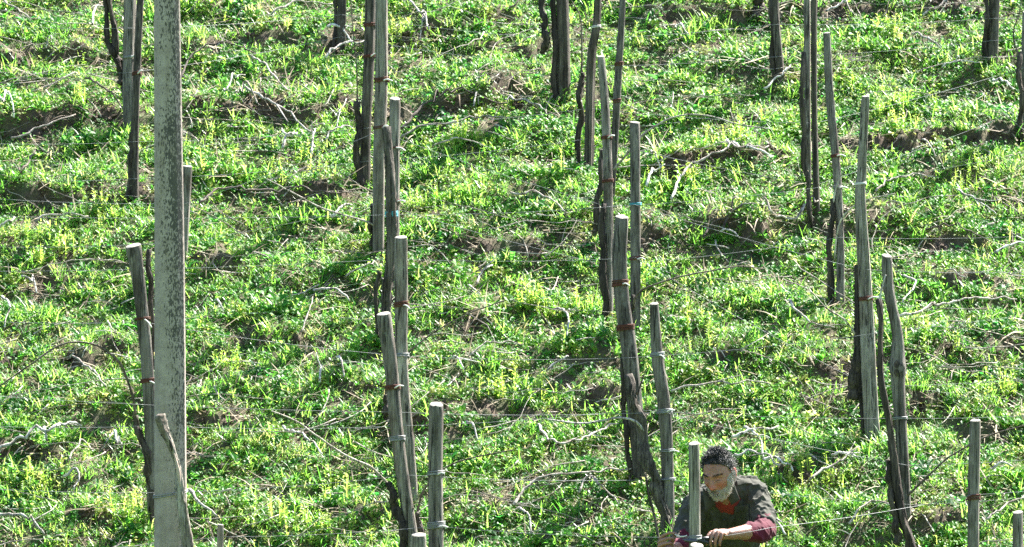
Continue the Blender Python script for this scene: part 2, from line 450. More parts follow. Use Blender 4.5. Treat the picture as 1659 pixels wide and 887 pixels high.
def b_stalk(r):
    # upright seedling stalk with short leaves to the top
    hgt = r.uniform(.06, .15); lean = r.uniform(-.3, .3); la = r.uniform(0, 6.28)
    yield (*leaf(hgt, .004, la, 1.5 + lean, lean * .3, (0, 0, 0), 0, 'blade'), r.gauss(0, .1))
    yield (*leaf(hgt, .004, la + 1.6, 1.5, 0.02, (0, 0, 0), 0, 'blade'), r.gauss(0, .1))
    k = int(hgt / .009)
    for i in range(k):
        z = hgt * (i + 1) / k; L = r.uniform(.018, .04) * (1.2 - .5 * z / hgt)
        off = math.cos(1.5 + lean) * z
        yield (*leaf(L, L * .38, r.uniform(0, 6.28), r.uniform(.3, 1.1), r.uniform(0, .4), (off * math.cos(la), off * math.sin(la), z * .98)), r.gauss(0, .12))
def b_straw(r):
    for i in range(r.randint(6, 10)):
        L = r.uniform(.05, .16); W = r.uniform(.002, .0045)
        b = (r.gauss(0, .03), r.gauss(0, .03), r.uniform(.002, .02))
        yield (*leaf(L, W, r.uniform(0, 6.28), r.uniform(-.1, .4), r.uniform(-.1, .3), b, 0, 'blade'), r.gauss(0, .2))
def b_dock(r):
    for i in range(r.randint(6, 9)):
        L = r.uniform(.07, .13); W = L * r.uniform(.3, .42)
        yield (*leaf(L, W, r.uniform(0, 6.28), r.uniform(.3, 1.2), r.uniform(.2, .6), (r.gauss(0, .01), r.gauss(0, .01), 0)), r.gauss(0, .1))

def scatter(name, builder, px, py, tint, mat, scale=(.8, 1.3), shear=.5, nvar=24, label=None, seed=0, sink=0.0, cat=None):
    tm = [tmpl(builder, seed * 100 + i) for i in range(nvar)]
    r = np.random.default_rng(seed + 50); n = len(px)
    z = terrain(px, py); which = r.integers(0, nvar, n)
    rot = r.uniform(0, 6.283, n); sc = r.uniform(*scale, n) * np.clip(1 + .28 * n_hgt(px * .5, py * 1.6) * .7, .55, 1.5); VV = []; TT = []; CC = []; off = 0
    for k in range(nvar):
        idx = np.nonzero(which == k)[0]
        if not len(idx): continue
        v, t, c = tm[k]; co, si = np.cos(rot[idx]), np.sin(rot[idx])
        X = (v[:, 0][None] * co[:, None] - v[:, 1][None] * si[:, None]) * sc[idx][:, None]
        Y = (v[:, 0][None] * si[:, None] + v[:, 1][None] * co[:, None]) * sc[idx][:, None]
        Z = v[:, 2][None] * sc[idx][:, None] + Y * SLOPE * shear
        P = np.stack([X + px[idx][:, None], Y + py[idx][:, None], Z + (z[idx] - sink)[:, None]], -1)
        VV.append(P.reshape(-1, 3)); TT.append((t[None] + (np.arange(len(idx)) * len(v))[:, None, None] + off).reshape(-1, 3))
        CC.append(np.clip(tint[idx][:, None] + c[None], 0, 1).ravel()); off += len(idx) * len(v)
    me = mesh_np(name, np.vstack(VV), np.vstack(TT), None, {'tint': np.concatenate(CC)}, mat, False)
    o = link(name, me); tag(o, kind='stuff', label=label, cat=cat); return o

X0, X1, Y0, Y1 = -4.1, 4.1, -4.7, 4.1
AREA = (X1 - X0) * (Y1 - Y0)
def pts(density, seed, keep):
    r = np.random.default_rng(seed); n = int(AREA * density)
    x = r.uniform(X0, X1, n); y = r.uniform(Y0, Y1, n)
    _, s = ledge_terms(x, y)
    k = r.random(n) < keep(x, y, s); return x[k], y[k]
sig = lambda v: 1 / (1 + np.exp(-v))
bare = lambda x, y, s: np.clip(1 - 1.25 * s, .03, 1) * np.clip(1.0 - .7 * sig((n_dry(x * .7, y * 1.4) - 1.45) * 4), .3, 1)

x, y = pts(390, 21, lambda x, y, s: bare(x, y, s) * np.clip(.62 + .3 * n_patch(x * .55, y * 1.5), .18, 1))
scatter('broad_leaf_weeds', b_rosette, x, y, np.clip(.50 + .2 * n_patch2(x * .6, y * 1.5) + rng.normal(0, .12, len(x)), 0, 1), M['weed'], (.45, 1.05), .75, 30,
        'bright green broad leaved weeds covering the vineyard slope', 1, cat='weeds')
x, y = pts(400, 22, lambda x, y, s: bare(x, y, s) * np.clip(.6 - .2 * n_patch(x * .55, y * 1.5), .2, 1))
scatter('ground_cover', b_mat, x, y, np.clip(.56 + .2 * n_patch2(x * .6, y * 1.5) + rng.normal(0, .12, len(x)), 0, 1), M['weed'], (.8, 1.5), .85, 20,
        'low mat of small leaved weeds between the grass', 2, cat='weeds')
x, y = pts(420, 23, lambda x, y, s: bare(x, y, s) * np.clip(.68 - .35 * n_patch(x * .55, y * 1.5), .15, 1))
scatter('grass', b_tuft, x, y, np.clip(.5 - .12 * n_patch2(x * .6, y * 1.5) + rng.normal(0, .16, len(x)), 0, 1), M['grass'], (.7, 1.3), .25, 30,
        'short green grass growing on the vineyard slope', 3, cat='grass')
# yellow-green upright stalks, in the patches where the photo has them
STALK = [(175,360,40,24),(490,285,45,30),(60,790,50,40),(205,830,45,30),(500,855,70,30),(860,495,40,26),(920,500,60,20),(1370,150,25,20),(1450,75,30,25),
         (370,600,25,50),(545,790,20,40),(130,200,12,20),(1040,460,30,30),(1100,300,60,30),(1180,240,60,30),(1450,210,50,30),(1560,300,50,30),
         (700,350,60,30),(760,250,50,30),(1300,780,60,30),(1500,560,50,30),(1620,640,40,30),(640,60,60,30),(1130,560,40,30),(820,640,60,30),(330,30,60,20),(80,420,60,30)]
sx_, sy_ = [], []
for (cx, cy, wx, wy) in STALK:
    k = int(wx * wy * .022)
    for _ in range(k):
        q = plane_hit(rnd.gauss(cx, wx * .55), rnd.gauss(cy, wy * .55)); sx_.append(q[0]); sy_.append(q[1])
x2, y2 = pts(5, 24, lambda x, y, s: bare(x, y, s))
x = np.concatenate([sx_, x2]); y = np.concatenate([sy_, y2])
scatter('tall_weed_stalks', b_stalk, x, y, np.clip(.5 + rng.normal(0, .2, len(x)), 0, 1), M['stalk'], (.6, 1.15), .1, 20,
        'taller yellow green upright weed stalks in loose patches on the slope', 4, cat='weeds')
x, y = pts(125, 25, lambda x, y, s: np.clip(.22 + .9 * s + .8 * sig((n_dry(x * .7, y * 1.4) - 1.0) * 4), 0, 1))
scatter('dry_straw', b_straw, x, y, np.clip(.5 + rng.normal(0, .25, len(x)), 0, 1), M['straw'], (.6, 1.4), .9, 20,
        'dry straw and dead stems lying among weeds and bare earth', 5, cat='straw')
x, y = pts(4, 26, lambda x, y, s: bare(x, y, s))
scatter('dark_docks', b_dock, x, y, np.clip(.3 + rng.normal(0, .12, len(x)), 0, 1), M['weed'], (.45, .85), .4, 12,
        'dark green larger leaved dock plants dotted over the slope', 6, cat='weeds')
# twig litter
def twig_litter():
    g = Geo(); x, y = pts(34, 27, lambda x, y, s: np.clip(.35 + 1.1 * s, 0, 1)); z = terrain(x, y); tv = []
    r = np.random.default_rng(5)
    for i in range(len(x)):
        L = r.uniform(.06, .28); a = r.normal(0, .7) + (np.pi if r.random() < .5 else 0); d = np.array([math.cos(a), math.sin(a)])
        k = 5; s = np.linspace(-.5, .5, k) * L; bend = r.normal(0, .12) * L; cc = (s / L * 2) ** 2 * bend
        xx = x[i] + d[0] * s - d[1] * cc; yy = y[i] + d[1] * s + d[0] * cc
        zz = terrain(xx, yy); zz = np.linspace(zz[0], zz[-1], k) * .6 + zz * .4 + r.uniform(.02, .06) + r.normal(0, .012) * s / L * 2
        g.tube(np.stack([xx, yy, zz], -1), np.linspace(1, .55, k) * r.uniform(.0025, .0055), 5)
        tv.append(r.random())
    me = g.mesh('twig_litter', M['cane'], None, None, True)
    tag(link('twig_litter', me), 'thin grey twig litter scattered through the weeds', 'twigs', kind='stuff')
twig_litter()
def dry_twigs():
    r = np.random.default_rng(77); g = Geo(); x, y = pts(24, 29, lambda x, y, s: np.clip(.10 + 2.4 * s + .25 * n_patch2(x, y * 2), .05, 1)); 
    for i in range(len(x)):
        L = r.uniform(.25, .8); a = r.normal(0.05, .4) + (np.pi if r.random() < .5 else 0); k = 12; s = np.linspace(-.5, .5, k)
        bend = r.normal(0, .22) * L; c = (2 * s) ** 2 * bend + np.cumsum(r.normal(0, .012, k)) * L
        xx = x[i] + math.cos(a) * s * L - math.sin(a) * c; yy = y[i] + math.sin(a) * s * L + math.cos(a) * c * .6
        zz = terrain(xx, yy); zz = .6 * np.linspace(zz[0], zz[-1], k) + .4 * zz + r.uniform(.04, .085) + (1 - (2 * s) ** 2) * r.uniform(-.01, .06)
        P = np.stack([xx, yy, zz], -1); rad = r.uniform(.002, .0042) * np.linspace(1, .45, k); g.tube(P, rad, 5)
        if r.random() < .5:
            q = r.integers(3, 9); e = P[q] + (P[q + 1] - P[q]) * 3 + r.normal(0, .05, 3); g.tube(smooth_path([P[q], (P[q] + e) / 2 + r.normal(0, .01, 3), e], 3), np.linspace(rad[q] * .8, .0012, 7), 5)
    tag(link('dry_twigs', g.mesh('dry_twigs', M['cane'])), 'long thin grey twigs tangled over the weeds along the rows', 'twigs', kind='stuff')
dry_twigs()
def clods():
    g = Geo(); x, y = pts(900, 28, lambda x, y, s: np.clip(1.6 * (s - .25), 0, 1)); z = terrain(x, y); r = np.random.default_rng(6)
    bm = bmesh.new(); bmesh.ops.create_icosphere(bm, subdivisions=2, radius=1); bv = np.array([v.co for v in bm.verts]); bt = np.array([[v.index for v in f.verts] for f in bm.faces]); bm.free()
    for i in range(len(x)):
        s = r.uniform(.004, .02); ph = r.uniform(0, 6, 3); k = 1 + .28 * np.sin(bv @ r.normal(0, 3, 3) + ph[0]) + .15 * np.sin(bv @ r.normal(0, 6, 3) + ph[1])
        g.add(bv * k[:, None] * s * r.uniform(.7, 1.3, 3) + [x[i], y[i], z[i] + s * .2], bt)
    m = M['ground']; n = g.n
    me = g.mesh('earth_clods', m, None, {'soil': np.ones(n)}, False)
    tag(link('earth_clods', me), 'dark crumbling earth clods along the small ledges', 'earth', kind='stuff')
clods()

# ------------------------------------------------------------------ posts, vines, wires
POSTS = {}
def post(key, label, pts_, width, mat='wood', base=None, taper=None, cut=True, group='wooden vineyard posts', name='vineyard_post', depth=None, sides=22,
         crack=None, knots=(), lumps=.06, top_tilt=0.1):
    """pts_: photo pixels top->base of the centre line; width px (number or list per point)."""
    b = ground(*(base or pts_[-1])); d = depth or depth_of(b)
    w = width if isinstance(width, (list, tuple)) else [width] * len(pts_)
    P3 = np.array([at(px, py, d) for px, py in pts_]); rad = np.array(w) * .5 * K * d
    rr = np.random.default_rng(abs(hash_(key)))
    lean = rr.normal(0, .03)
    bury = P3[-1] + (P3[-1] - P3[-2]) / np.linalg.norm(P3[-1] - P3[-2]) * .18
    P3 = np.vstack([P3, bury]); rad = np.append(rad, rad[-1])
    P3[:, 1] += (P3[:, 2] - b[2]) * lean
    full = smooth_path(np.column_stack([P3, rad]), 10)[::-1]
    path, rad = full[:, :3], full[:, 3]
    L = np.concatenate([[0], np.cumsum(np.linalg.norm(np.diff(path, axis=0), axis=1))])
    nl = max(24, int(L[-1] / .03)); li = np.linspace(0, L[-1], nl)
    path = np.stack([np.interp(li, L, path[:, i]) for i in range(3)], -1); rad = np.interp(li, L, rad)
    ang = np.arange(sides) * 2 * np.pi / sides; prof = np.ones((nl, sides))
    for h in range(2, 7): prof += (lumps / h ** .5) * rr.normal() * np.cos(h * ang + rr.uniform(0, 6.28))[None] * (1 + .4 * np.sin(li * rr.uniform(1, 5) + rr.uniform(0, 6)))[:, None]
    for h in range(5): # grain grooves
        j = rr.integers(0, sides); a0, a1 = sorted(rr.uniform(0, L[-1], 2)); m_ = (li > a0) & (li < a1); prof[m_, j] -= rr.uniform(.05, .16)
    prof += rr.normal(0, .012, prof.shape)
    wob = np.stack([np.sin(li * rr.uniform(2, 6) + rr.uniform(0, 6)), np.sin(li * rr.uniform(2, 6) + rr.uniform(0, 6)), 0 * li], -1) * rad[:, None] * .09
    path = path + wob
    if crack is not None:   # split facing the camera
        T, U, V = frames(path); a = [int(np.argmin((np.cos(ang)[:, None] * U[0] + np.sin(ang)[:, None] * V[0]) @ np.array([math.sin(crack), 1, 0])))]
        m_ = li > L[-1] * .35
        for j in a: prof[m_, j] -= .42; prof[m_, (j + 1) % sides] -= .1
    for kz, kr in knots:
        m_ = np.exp(-((li - kz * L[-1]) / (kr * .05)) ** 2); prof += m_[:, None] * kr * np.clip(np.cos(ang - rr.uniform(0, 6)), -.3, 1)[None] * .5 + m_[:, None] * kr * .25
    prof[-1] *= .94   # slightly eased upper edge
    vs, t, q = tube_geo(path, rad, sides, prof, False)
    # the saw cut slopes a little towards the valley
    cy_ = path[-1][1]; cx_ = path[-1][0]; vs[-sides:, 2] += (vs[-sides:, 1] - cy_) * rr.uniform(.12, .3) + (vs[-sides:, 0] - cx_) * rr.normal(0, .08)
    o_ = np.array([b[0], b[1], b[2]])
    me = mesh_np(name, vs - o_, None, q, None, M[mat])
    if cut:
        pass
    ob = link(name, me, None, o_); tag(ob, label, 'post', group)
    # cut top: a slightly tilted end-grain disc closing the body
    top = vs[-sides:]; c = top.mean(0) + np.array([0, 0, rad[-1] * .06])
    ring2 = (top - top.mean(0)) * .86 + top.mean(0) + np.array([0, 0, rad[-1] * .10])
    vv = np.vstack([top, ring2, c]); j = np.arange(sides); j2 = (j + 1) % sides
    qq = np.stack([j, j2, sides + j2, sides + j], -1); tt = np.stack([sides + j, sides + j2, np.full(sides, 2 * sides)], -1)
    link('cut_top', mesh_np('cut_top', vv - o_, tt, qq, None, M['end'] if cut else M[mat]), ob)
    POSTS[key] = dict(ob=ob, path=path, rad=rad, o=o_, d=d, label=label)
    return ob
def hash_(s):
    h = 17
    for ch in s: h = (h * 131 + ord(ch)) % 1000003
    return h
def post_at(key, py):
    p = POSTS[key]; z = at(829, py, p['d'])[2]; i = int(np.argmin(np.abs(p['path'][:, 2] - z))); return p['path'][i], p['rad'][i]
def wrap(key, py, mat='rust', turns=3, name='wire_tie', tilt=.12, r=.0028, tails=1, spread=.007):
    c, rad = post_at(key, py); p = POSTS[key]; a = np.linspace(0, turns * 2 * np.pi, int(turns * 18)); rr = np.random.default_rng(hash_(key) + int(py))
    ro = rad * 1.08 + r
    h = (a / (2 * np.pi) - turns / 2) * spread + rr.normal(0, .0012, len(a)).cumsum() * .25
    P = np.stack([c[0] + ro * np.cos(a), c[1] + ro * np.sin(a), c[2] + h + tilt * ro * np.cos(a + 1)], -1)
    g = Geo(); g.tube(P, np.full(len(a), r), 6)
    me = g.mesh(name, M[mat], p['o']); ob = link(name, me, p['ob'])
    for k in range(tails):   # pale twisted end of the tie
        s = c + np.array([rad * .3, -ro, 0]); e = s + np.array([rr.uniform(.03, .06), -.01, rr.uniform(-.045, .02)])
        g = Geo(); g.tube(smooth_path([s, (s + e) / 2 + [0, -.006, .008], e], 4), np.full(9, .0038), 6)
        link('tie_tail', g.mesh('tie_tail', M['tie'], p['o']), p['ob'])
    return ob

PW = 'weathered grey wooden post '
post('a1', PW + 'upper left, between two dark vine stems', [(211,-60),(210,90),(211,206)], 19, 'wood')
post('a2', 'thin dark stake standing just left of the concrete post, running out of the picture top', [(229,-60),(224,60),(219,200),(218,327)], [11,12,13,14], 'wood_dark')
post('a3', 'grey post mostly hidden behind the right edge of the concrete post', [(304,270),(301,340),(297,425)], [17,15,13], 'wood')
post('a4', 'leaning grey post left of the concrete post with wide cut top and wire ties', [(217,398),(224,450),(240,616),(246,740),(249,856)], [28,22,21,20,19], 'wood', lumps=.04)
post('a5', 'dark post at the top edge with a thin vine on its left, left of centre', [(554,-50),(554,20),(552,76)], [14,14,16], 'wood_dark')
post('a6', 'tall dark post left of the split grey post, black vine trunk at its foot', [(602,-60),(597,100),(593,200),(592,303)], [17,18,17,18], 'wood_dark')
post('a7', 'tall pale split post with long cracks, near the top left of centre', [(620,-60),(618,120),(614,260),(614,416)], [20,21,20,19], 'wood_pale', lumps=.09)
post('a8', 'round grey post with flat cut top behind the twisted vine stake with blue twine', [(640,160),(640,300),(640,370),(641,470)], [17,16,15,15], 'wood')
post('a9', 'pale grey post with flat cut top and rusty tie, above the leaning short post', [(649,385),(651,500),(652,600),(659,700),(668,805)], [21,21,21,21,19], 'wood_pale', knots=((.3,.35),))
post('a10', 'leaning grey post with flat top and two tied wires, left of the cracked post', [(621,508),(634,600),(643,690),(654,780),(672,900),(678,960)], [24,22,21,21,20,20], 'wood', lumps=.03)
post('a11', 'thick cracked post with flat top and wire wound low, lower left of centre', [(706,656),(706,768),(708,880),(709,985)], [25,25,26,27], 'wood', crack=.25, lumps=.03)
post('a12', 'short post stub with pale sawn top at the bottom edge', [(679,867),(680,930),(681,1010)], [25,25,25], 'wood_pale', lumps=.03)
post('a13', 'small stub of a post at the bottom edge, right of the concrete post', [(358,850),(357,920),(356,990)], [10,11,12], 'wood')
post('b1', 'thick dark post at top centre with two vine stems on its left', [(908,-60),(912,50),(914,162)], [18,21,22], 'wood_dark', lumps=.08)
post('b2', 'slender dark post right of a thin trunk with an upright cane, top centre', [(970,-50),(966,40),(957,100),(954,277)], [11,12,14,15], 'wood_dark', lumps=.08)
post('b3', 'thin brown stake rising out of the picture top beside the pointed grey post', [(1010,-50),(1008,20),(1001,127),(994,270),(990,330)], [9,10,12,11,11], 'wood')
post('b4', 'slim pale leaning post with narrow top, its dark foot amid vine stems', [(974,92),(981,200),(986,330),(985,440),(984,515)], [13,15,16,18,18], 'wood', lumps=.07)
post('b5', 'straight grey post with flat top and blue twine round its middle', [(1028,199),(1029,330),(1030,450),(1030,545)], [17,17,17,17], 'wood', lumps=.03)
post('b6', 'thick gnarled grey post with tapering top and two rusty ties, centre right', [(1007,352),(1004,420),(1009,490),(1020,570),(1028,660),(1036,775)], [21,23,24,26,25,22], 'wood', lumps=.1)
post('b7', 'leaning grey post with bent upper part, standing left of the short post at the man', [(1060,492),(1066,580),(1075,650),(1080,743),(1082,862)], [15,20,22,21,24], 'wood', knots=((.55,.25),), lumps=.05)
post('c1', 'brown post at the top edge with a dark vine on its left, right of centre', [(1255,-50),(1257,30),(1265,129)], [12,13,14], 'wood_dark')
post('c2', 'tall thin dark stake at top right, left one of a tight pair', [(1307,-50),(1308,60),(1309,180),(1310,300)], [10,11,10,9], 'wood')
post('c3', 'tall thin dark stake at top right, right one of a tight pair', [(1319,-50),(1318,60),(1319,203),(1324,362)], [10,10,10,12], 'wood_dark')
post('c4', 'slim leaning grey post with narrow rounded top, right of the paired stakes', [(1340,54),(1345,152),(1357,284),(1361,400),(1361,488)], [11,13,13,13,14], 'wood', lumps=.05)
post('c5', 'tall thick split post with narrow bent top, right of centre', [(1403,157),(1397,280),(1394,320),(1400,450),(1407,566),(1414,716)], [13,15,17,21,24,24], 'wood_pale', crack=-.4, lumps=.08)
post('c6', 'grey post with flat top and a hollow knot halfway down', [(1435,414),(1439,470),(1454,541),(1455,590),(1457,660),(1468,845)], [17,17,18,24,20,18], 'wood', knots=((.62,.5),), lumps=.05)
post('c7', 'plain grey post with flat top and rusty tie near the lower right corner', [(1579,681),(1578,780),(1577,880),(1576,1000)], [18,19,19,19], 'wood', lumps=.03)
post('c8', 'short post stub at the bottom right corner', [(1648,830),(1648,900),(1649,985)], [17,17,18], 'wood', lumps=.03)
post('c9', 'brown post near the top right corner with a black vine on its left', [(1613,-50),(1611,20),(1607,99)], [17,17,17], 'wood_dark')
post('c10', 'dark post at the right edge beside a thin vine trunk', [(1664,20),(1662,100),(1660,215)], [13,13,13], 'wood')
post('m1', 'grey post with flat top standing in front of the bearded man', [(1123,718),(1125,800),(1126,880),(1127,960),(1128,1125)], [18,19,19,19,20], 'wood_pale', lumps=.035, depth=35.72, base=(1128,1150))
post('m2', 'pale sawn stub below the man and hands', [(1128,884),(1128,960),(1128,1160)], [24,24,25], 'wood_pale', lumps=.03, depth=35.60, base=(1128,1180))

# hollow knot on the split-knot post
c, rad = post_at('c6', 592)
bm = bmesh.new(); bmesh.ops.create_icosphere(bm, subdivisions=3, radius=1)
for v in bm.verts: v.co = Vector((v.co.x * .019 - .008, v.co.y * .012, v.co.z * .045))
me = bpy.data.meshes.new('knot_hollow'); bm.to_mesh(me); bm.free(); me.materials.append(M['bark'])
kh = link('knot_hollow', me, POSTS['c6']['ob']); kh.location = Vector(c + np.array([0, -rad * .98, 0])) - Vector(POSTS['c6']['o'])

for key, py, m_, tr in [('a4',520,'rust',2),('a4',616,'rust',4),('a1',95,'wire',2),('a2',120,'rust',3),('a6',45,'rust',3),('a6',90,'rust',3),('a7',132,'rust',4),('a7',210,'rust',2),
    ('a8',240,'rust',2),('a8',328,'rust',3),('a9',493,'rust',4),('a9',577,'wire',3),('a10',631,'rust',4),('a10',715,'wire',4),('a11',768,'wire',3),('a11',853,'wire',5),
    ('b3',105,'rust',3),('b3',168,'rust',3),('b4',222,'rust',3),('b4',295,'rust',3),('b5',418,'rust',3),('b6',456,'rust',5),('b6',535,'rust',5),('b7',572,'wire',4),('b7',668,'wire',4),
    ('b2',46,'tie',2),('c4',252,'rust',3),('c4',301,'wire',2),('c5',300,'tie',2),('c5',486,'rust',4),('c6',675,'wire',2),('c7',802,'rust',4),('b7',735,'wire',2),('b7',777,'wire',2),('m1',868,'wire',5)]:
    wrap(key, py, m_, tr, tails=1 if hash_(key + str(py)) % 3 else 0)
wrap('b5', 331, 'blue', 2, 'blue_twine', .05, .0024, 0)

def vine(key, label, stems, canes=(), mat='bark', base=None, d_off=0.0, wob=1.0, name='grape_vine', catg='vine'):
    """stems: [(pixel pts top->base, widths)], canes: [(pts, radius, mat)] growing from it"""
    b = ground(*(base or stems[0][0][-1])); d = depth_of(b) + d_off; rr = np.random.default_rng(hash_(key)); o_ = b; root = None
    for i, (pp, w) in enumerate(stems):
        w = w if isinstance(w, (list, tuple)) else [w] * len(pp)
        P3 = np.array([at(px, py, d + rr.normal(0, .008)) for px, py in pp]); rad = np.array(w) * .5 * K * d
        if i == 0 or pp[-1][1] > pp[0][1] + 60: P3 = np.vstack([P3, P3[-1] + [0, 0, -.12]]); rad = np.append(rad, rad[-1] * 1.15)
        fp = smooth_path(np.column_stack([P3, rad]), 9); path, rad = fp[:, :3], fp[:, 3]; n = len(path); s = np.linspace(0, 1, n)
        path = path + np.stack([np.sin(s * rr.uniform(14, 24) + rr.uniform(0, 6)), np.sin(s * rr.uniform(14, 24) + rr.uniform(0, 6)), 0 * s], -1) * rad[:, None] * .42 * wob + np.cumsum(rr.normal(0, .0022, (n, 3)), 0) * [1, .6, .2] * wob
        ang = np.arange(14) * 2 * np.pi / 14; tw = s * rr.uniform(2, 5)
        prof = 1 + .16 * np.cos(3 * ang[None] + tw[:, None] * 3) + .08 * np.cos(5 * ang[None] - tw[:, None] * 2) + rr.normal(0, .06, (n, 14)) + (.2 * wob * np.sin(s * rr.uniform(20, 40) + rr.uniform(0, 6)))[:, None]
        g = Geo(); g.tube(path, rad, 14, prof); T_, U_, V_ = frames(path)
        for _ in range(int(10 + n * .5)):   # loose fibres of bark
            a0 = rr.integers(0, max(1, n - 7)); ln = rr.integers(4, 9); sl = slice(a0, min(n, a0 + ln)); k_ = len(path[sl])
            if k_ < 3: continue
            th_ = rr.uniform(0, 6.28) + np.linspace(0, rr.normal(0, .8), k_); of = rad[sl] * (1.0 + .1 * rr.random() + np.linspace(0, rr.uniform(0, .5), k_) ** 2)
            g.tube(path[sl] + of[:, None] * (np.cos(th_)[:, None] * U_[sl] + np.sin(th_)[:, None] * V_[sl]), rad[sl] * .13 * np.linspace(1, .5, k_), 5)
        me = g.mesh('trunk' if root is None else 'stem', M[mat], o_)
        if root is None:
            me.name = name; root = link(name, me, None, o_); tag(root, label, catg, 'old grape vines on the slope')
        else: link('stem', me, root)
    for pp, r_, cm, dd in canes:
        P3 = np.array([at(px, py, d + dd * k / max(1, len(pp) - 1)) for k, (px, py) in enumerate(pp)])
        path = smooth_path(P3, 8); n = len(path); s = np.linspace(0, 1, n)
        rad = r_ * 1.1 * (1 - .5 * s); nod = (np.sin(s * n * .9) > .8) * .25
        path = path + rr.normal(0, .0018, path.shape).cumsum(0) * .35
        g = Geo(); g.tube(path, rad * (1 + nod), 7); link('cane', g.mesh('cane', M[cm], o_), root)
    return root

vine('v1', 'dark forked vine with two bare stems, left of the upper left posts', [([(176,-50),(183,40),(193,95),(199,120),(198,200)], [9,9,12,9,9]), ([(166,-50),(172,40),(184,88),(194,104)], [7,8,9,8])])
vine('v2', 'thin dark vine stem climbing the stake beside the concrete post', [([(213,215),(210,260),(206,327)], [6,7,8])])
vine('v3', 'dark vine stem against the right edge of the leaning post by the concrete post', [([(240,405),(241,480),(243,570)], [8,8,7])], base=(246,840))
vine('v4', 'dark crooked vine left of the concrete post with one long arching cane', [([(219,674),(227,712),(237,752),(242,793),(244,856)], [8,11,12,11,12])],
     [([(219,676),(217,650),(202,606),(187,581),(151,558),(101,558),(50,591),(-5,628)], .007, 'cane_dark', -.3)])
vine('v5', 'thin black vine on the left of the dark post at the top edge', [([(543,-40),(544,20),(543,70)], [6,6,7])])
vine('v6', 'black vine trunk with one thin upright cane, foot of the tall dark post', [([(579,165),(581,200),(578,250),(581,303)], [9,11,10,12])], [([(579,168),(578,120),(577,96),(572,40),(568,-10)], .004, 'cane_dark', 0)])
vine('v7', 'dark thin vine stem along the left side of the pale split post', [([(603,330),(600,370),(601,410)], [7,8,9])], [([(621,375),(593,360),(527,340),(476,314),(430,290)], .006, 'cane', -.25)])
vine('v8', 'grey twisted vine stake with blue twine, its dark foot behind the leaning post', [([(627,206),(631,290),(635,355),(632,430),(628,500),(627,565)], [13,15,17,17,15,13]), ([(614,440),(609,480),(611,540)], [7,6,6])], mat='wood_dark', base=(627,560), wob=.4)
POSTS['v8'] = dict(ob=bpy.data.objects['grape_vine.007'] if 'grape_vine.007' in bpy.data.objects else list(COL.objects)[-2], path=np.array([at(634,y,depth_of(ground(627,560))) for y in range(300,400,4)]), rad=np.full(25,.031), o=ground(627,560), d=depth_of(ground(627,560)))
wrap('v8', 348, 'blue', 4, 'blue_twine', .05, .003, 0)
vine('v9', 'short dark vine stump behind the leaning flat topped post', [([(624,640),(623,665),(625,690)], [8,10,12])], [([(624,642),(628,620),(640,612),(647,591),(662,571),(682,553),(713,531),(763,505),(815,487)], .006, 'cane_dark', -.2)])
vine('v10', 'dark crooked vine below the leaning flat topped post with a pale cane to the left', [([(629,783),(637,813),(647,843),(655,890),(660,960)], [10,12,14,14,15])],
     [([(629,785),(602,758),(571,743),(541,725),(501,697),(476,680),(440,665)], .0065, 'cane', -.25)])
vine('v11', 'thin dark vine between the leaning post and the cracked post with a long grey cane', [([(676,830),(681,870),(684,940)], [8,10,12])],
     [([(676,832),(684,800),(697,783),(723,758),(763,742),(830,729)], .006, 'cane_dark', -.1)])
vine('w1', 'dark vine with two stems left of the thick post at top centre', [([(896,-50),(897,60),(896,162)], [8,8,10]), ([(881,-40),(880,20),(883,52)], [9,9,10])])
vine('w2', 'black knotty thin vine trunk with an upright cane bent at its top, top centre', [([(942,118),(940,160),(943,200),(939,276)], [8,9,8,10])], [([(942,120),(943,70),(941,30),(930,5),(915,-20)], .005, 'cane_dark', 0)])
vine('w3', 'curved dark vine leaning right to the slim pale post', [([(972,243),(972,290),(967,330),(960,388)], [7,8,9,10])], [([(994,275),(1016,250),(1043,218),(1094,190),(1145,188),(1195,203),(1245,211)], .006, 'cane', -.3)])
vine('w4', 'pair of dark vine stems at the foot of the slim pale post', [([(976,330),(974,420),(978,515)], [9,10,12])], base=(978,520))
vine('w5', 'dark vine stem along the left of the thick gnarled post', [([(1009,580),(1012,650),(1019,710),(1026,775)], [9,9,8,9])])
vine('w6', 'leaning brown vine in front of the gnarled post with a pale cane', [([(1014,608),(1027,652),(1042,707),(1055,763),(1068,795),(1082,866)], [12,15,17,18,17,15])],
     [([(1047,704),(1030,684),(1000,678),(946,687),(888,680)], .0075, 'cane_pale', -.2), ([(1032,640),(1040,615),(1046,600)], .005, 'cane_dark', 0)], mat='wood_dark')
vine('w7', 'dark drooping cane hanging at the man left hand side', [([(1046,770),(1050,800),(1058,835),(1066,880),(1068,930)], [3,4,4,4,5])], wob=.3, mat='cane_dark', name='vine_shoot', catg='vine')
vine('w8', 'brown stem with a long cane arching right from the flat post with blue twine', [([(1027,478),(1026,510),(1027,548)], [6,7,8])], [([(1027,500),(1030,485),(1040,473),(1062,463),(1102,450),(1153,440),(1200,432),(1240,436)], .006, 'cane_dark', -.3)])
vine('x1', 'dark vine stem on the left of the brown post at the top edge', [([(1250,-40),(1252,40),(1258,129)], [7,8,9])])
vine('x2', 'dark bent vine left of the paired stakes', [([(1300,85),(1302,170),(1303,250),(1307,300),(1312,360)], [8,8,8,7,8])])
vine('x3', 'black vine trunk left of the foot of the slim rounded post', [([(1350,322),(1350,380),(1353,488)], [8,9,10])], [([(1349,330),(1356,300),(1370,275),(1385,268)], .005, 'cane_pale', -.1), ([(1352,425),(1358,370),(1372,345),(1400,325),(1450,312)], .005, 'cane', -.2)])
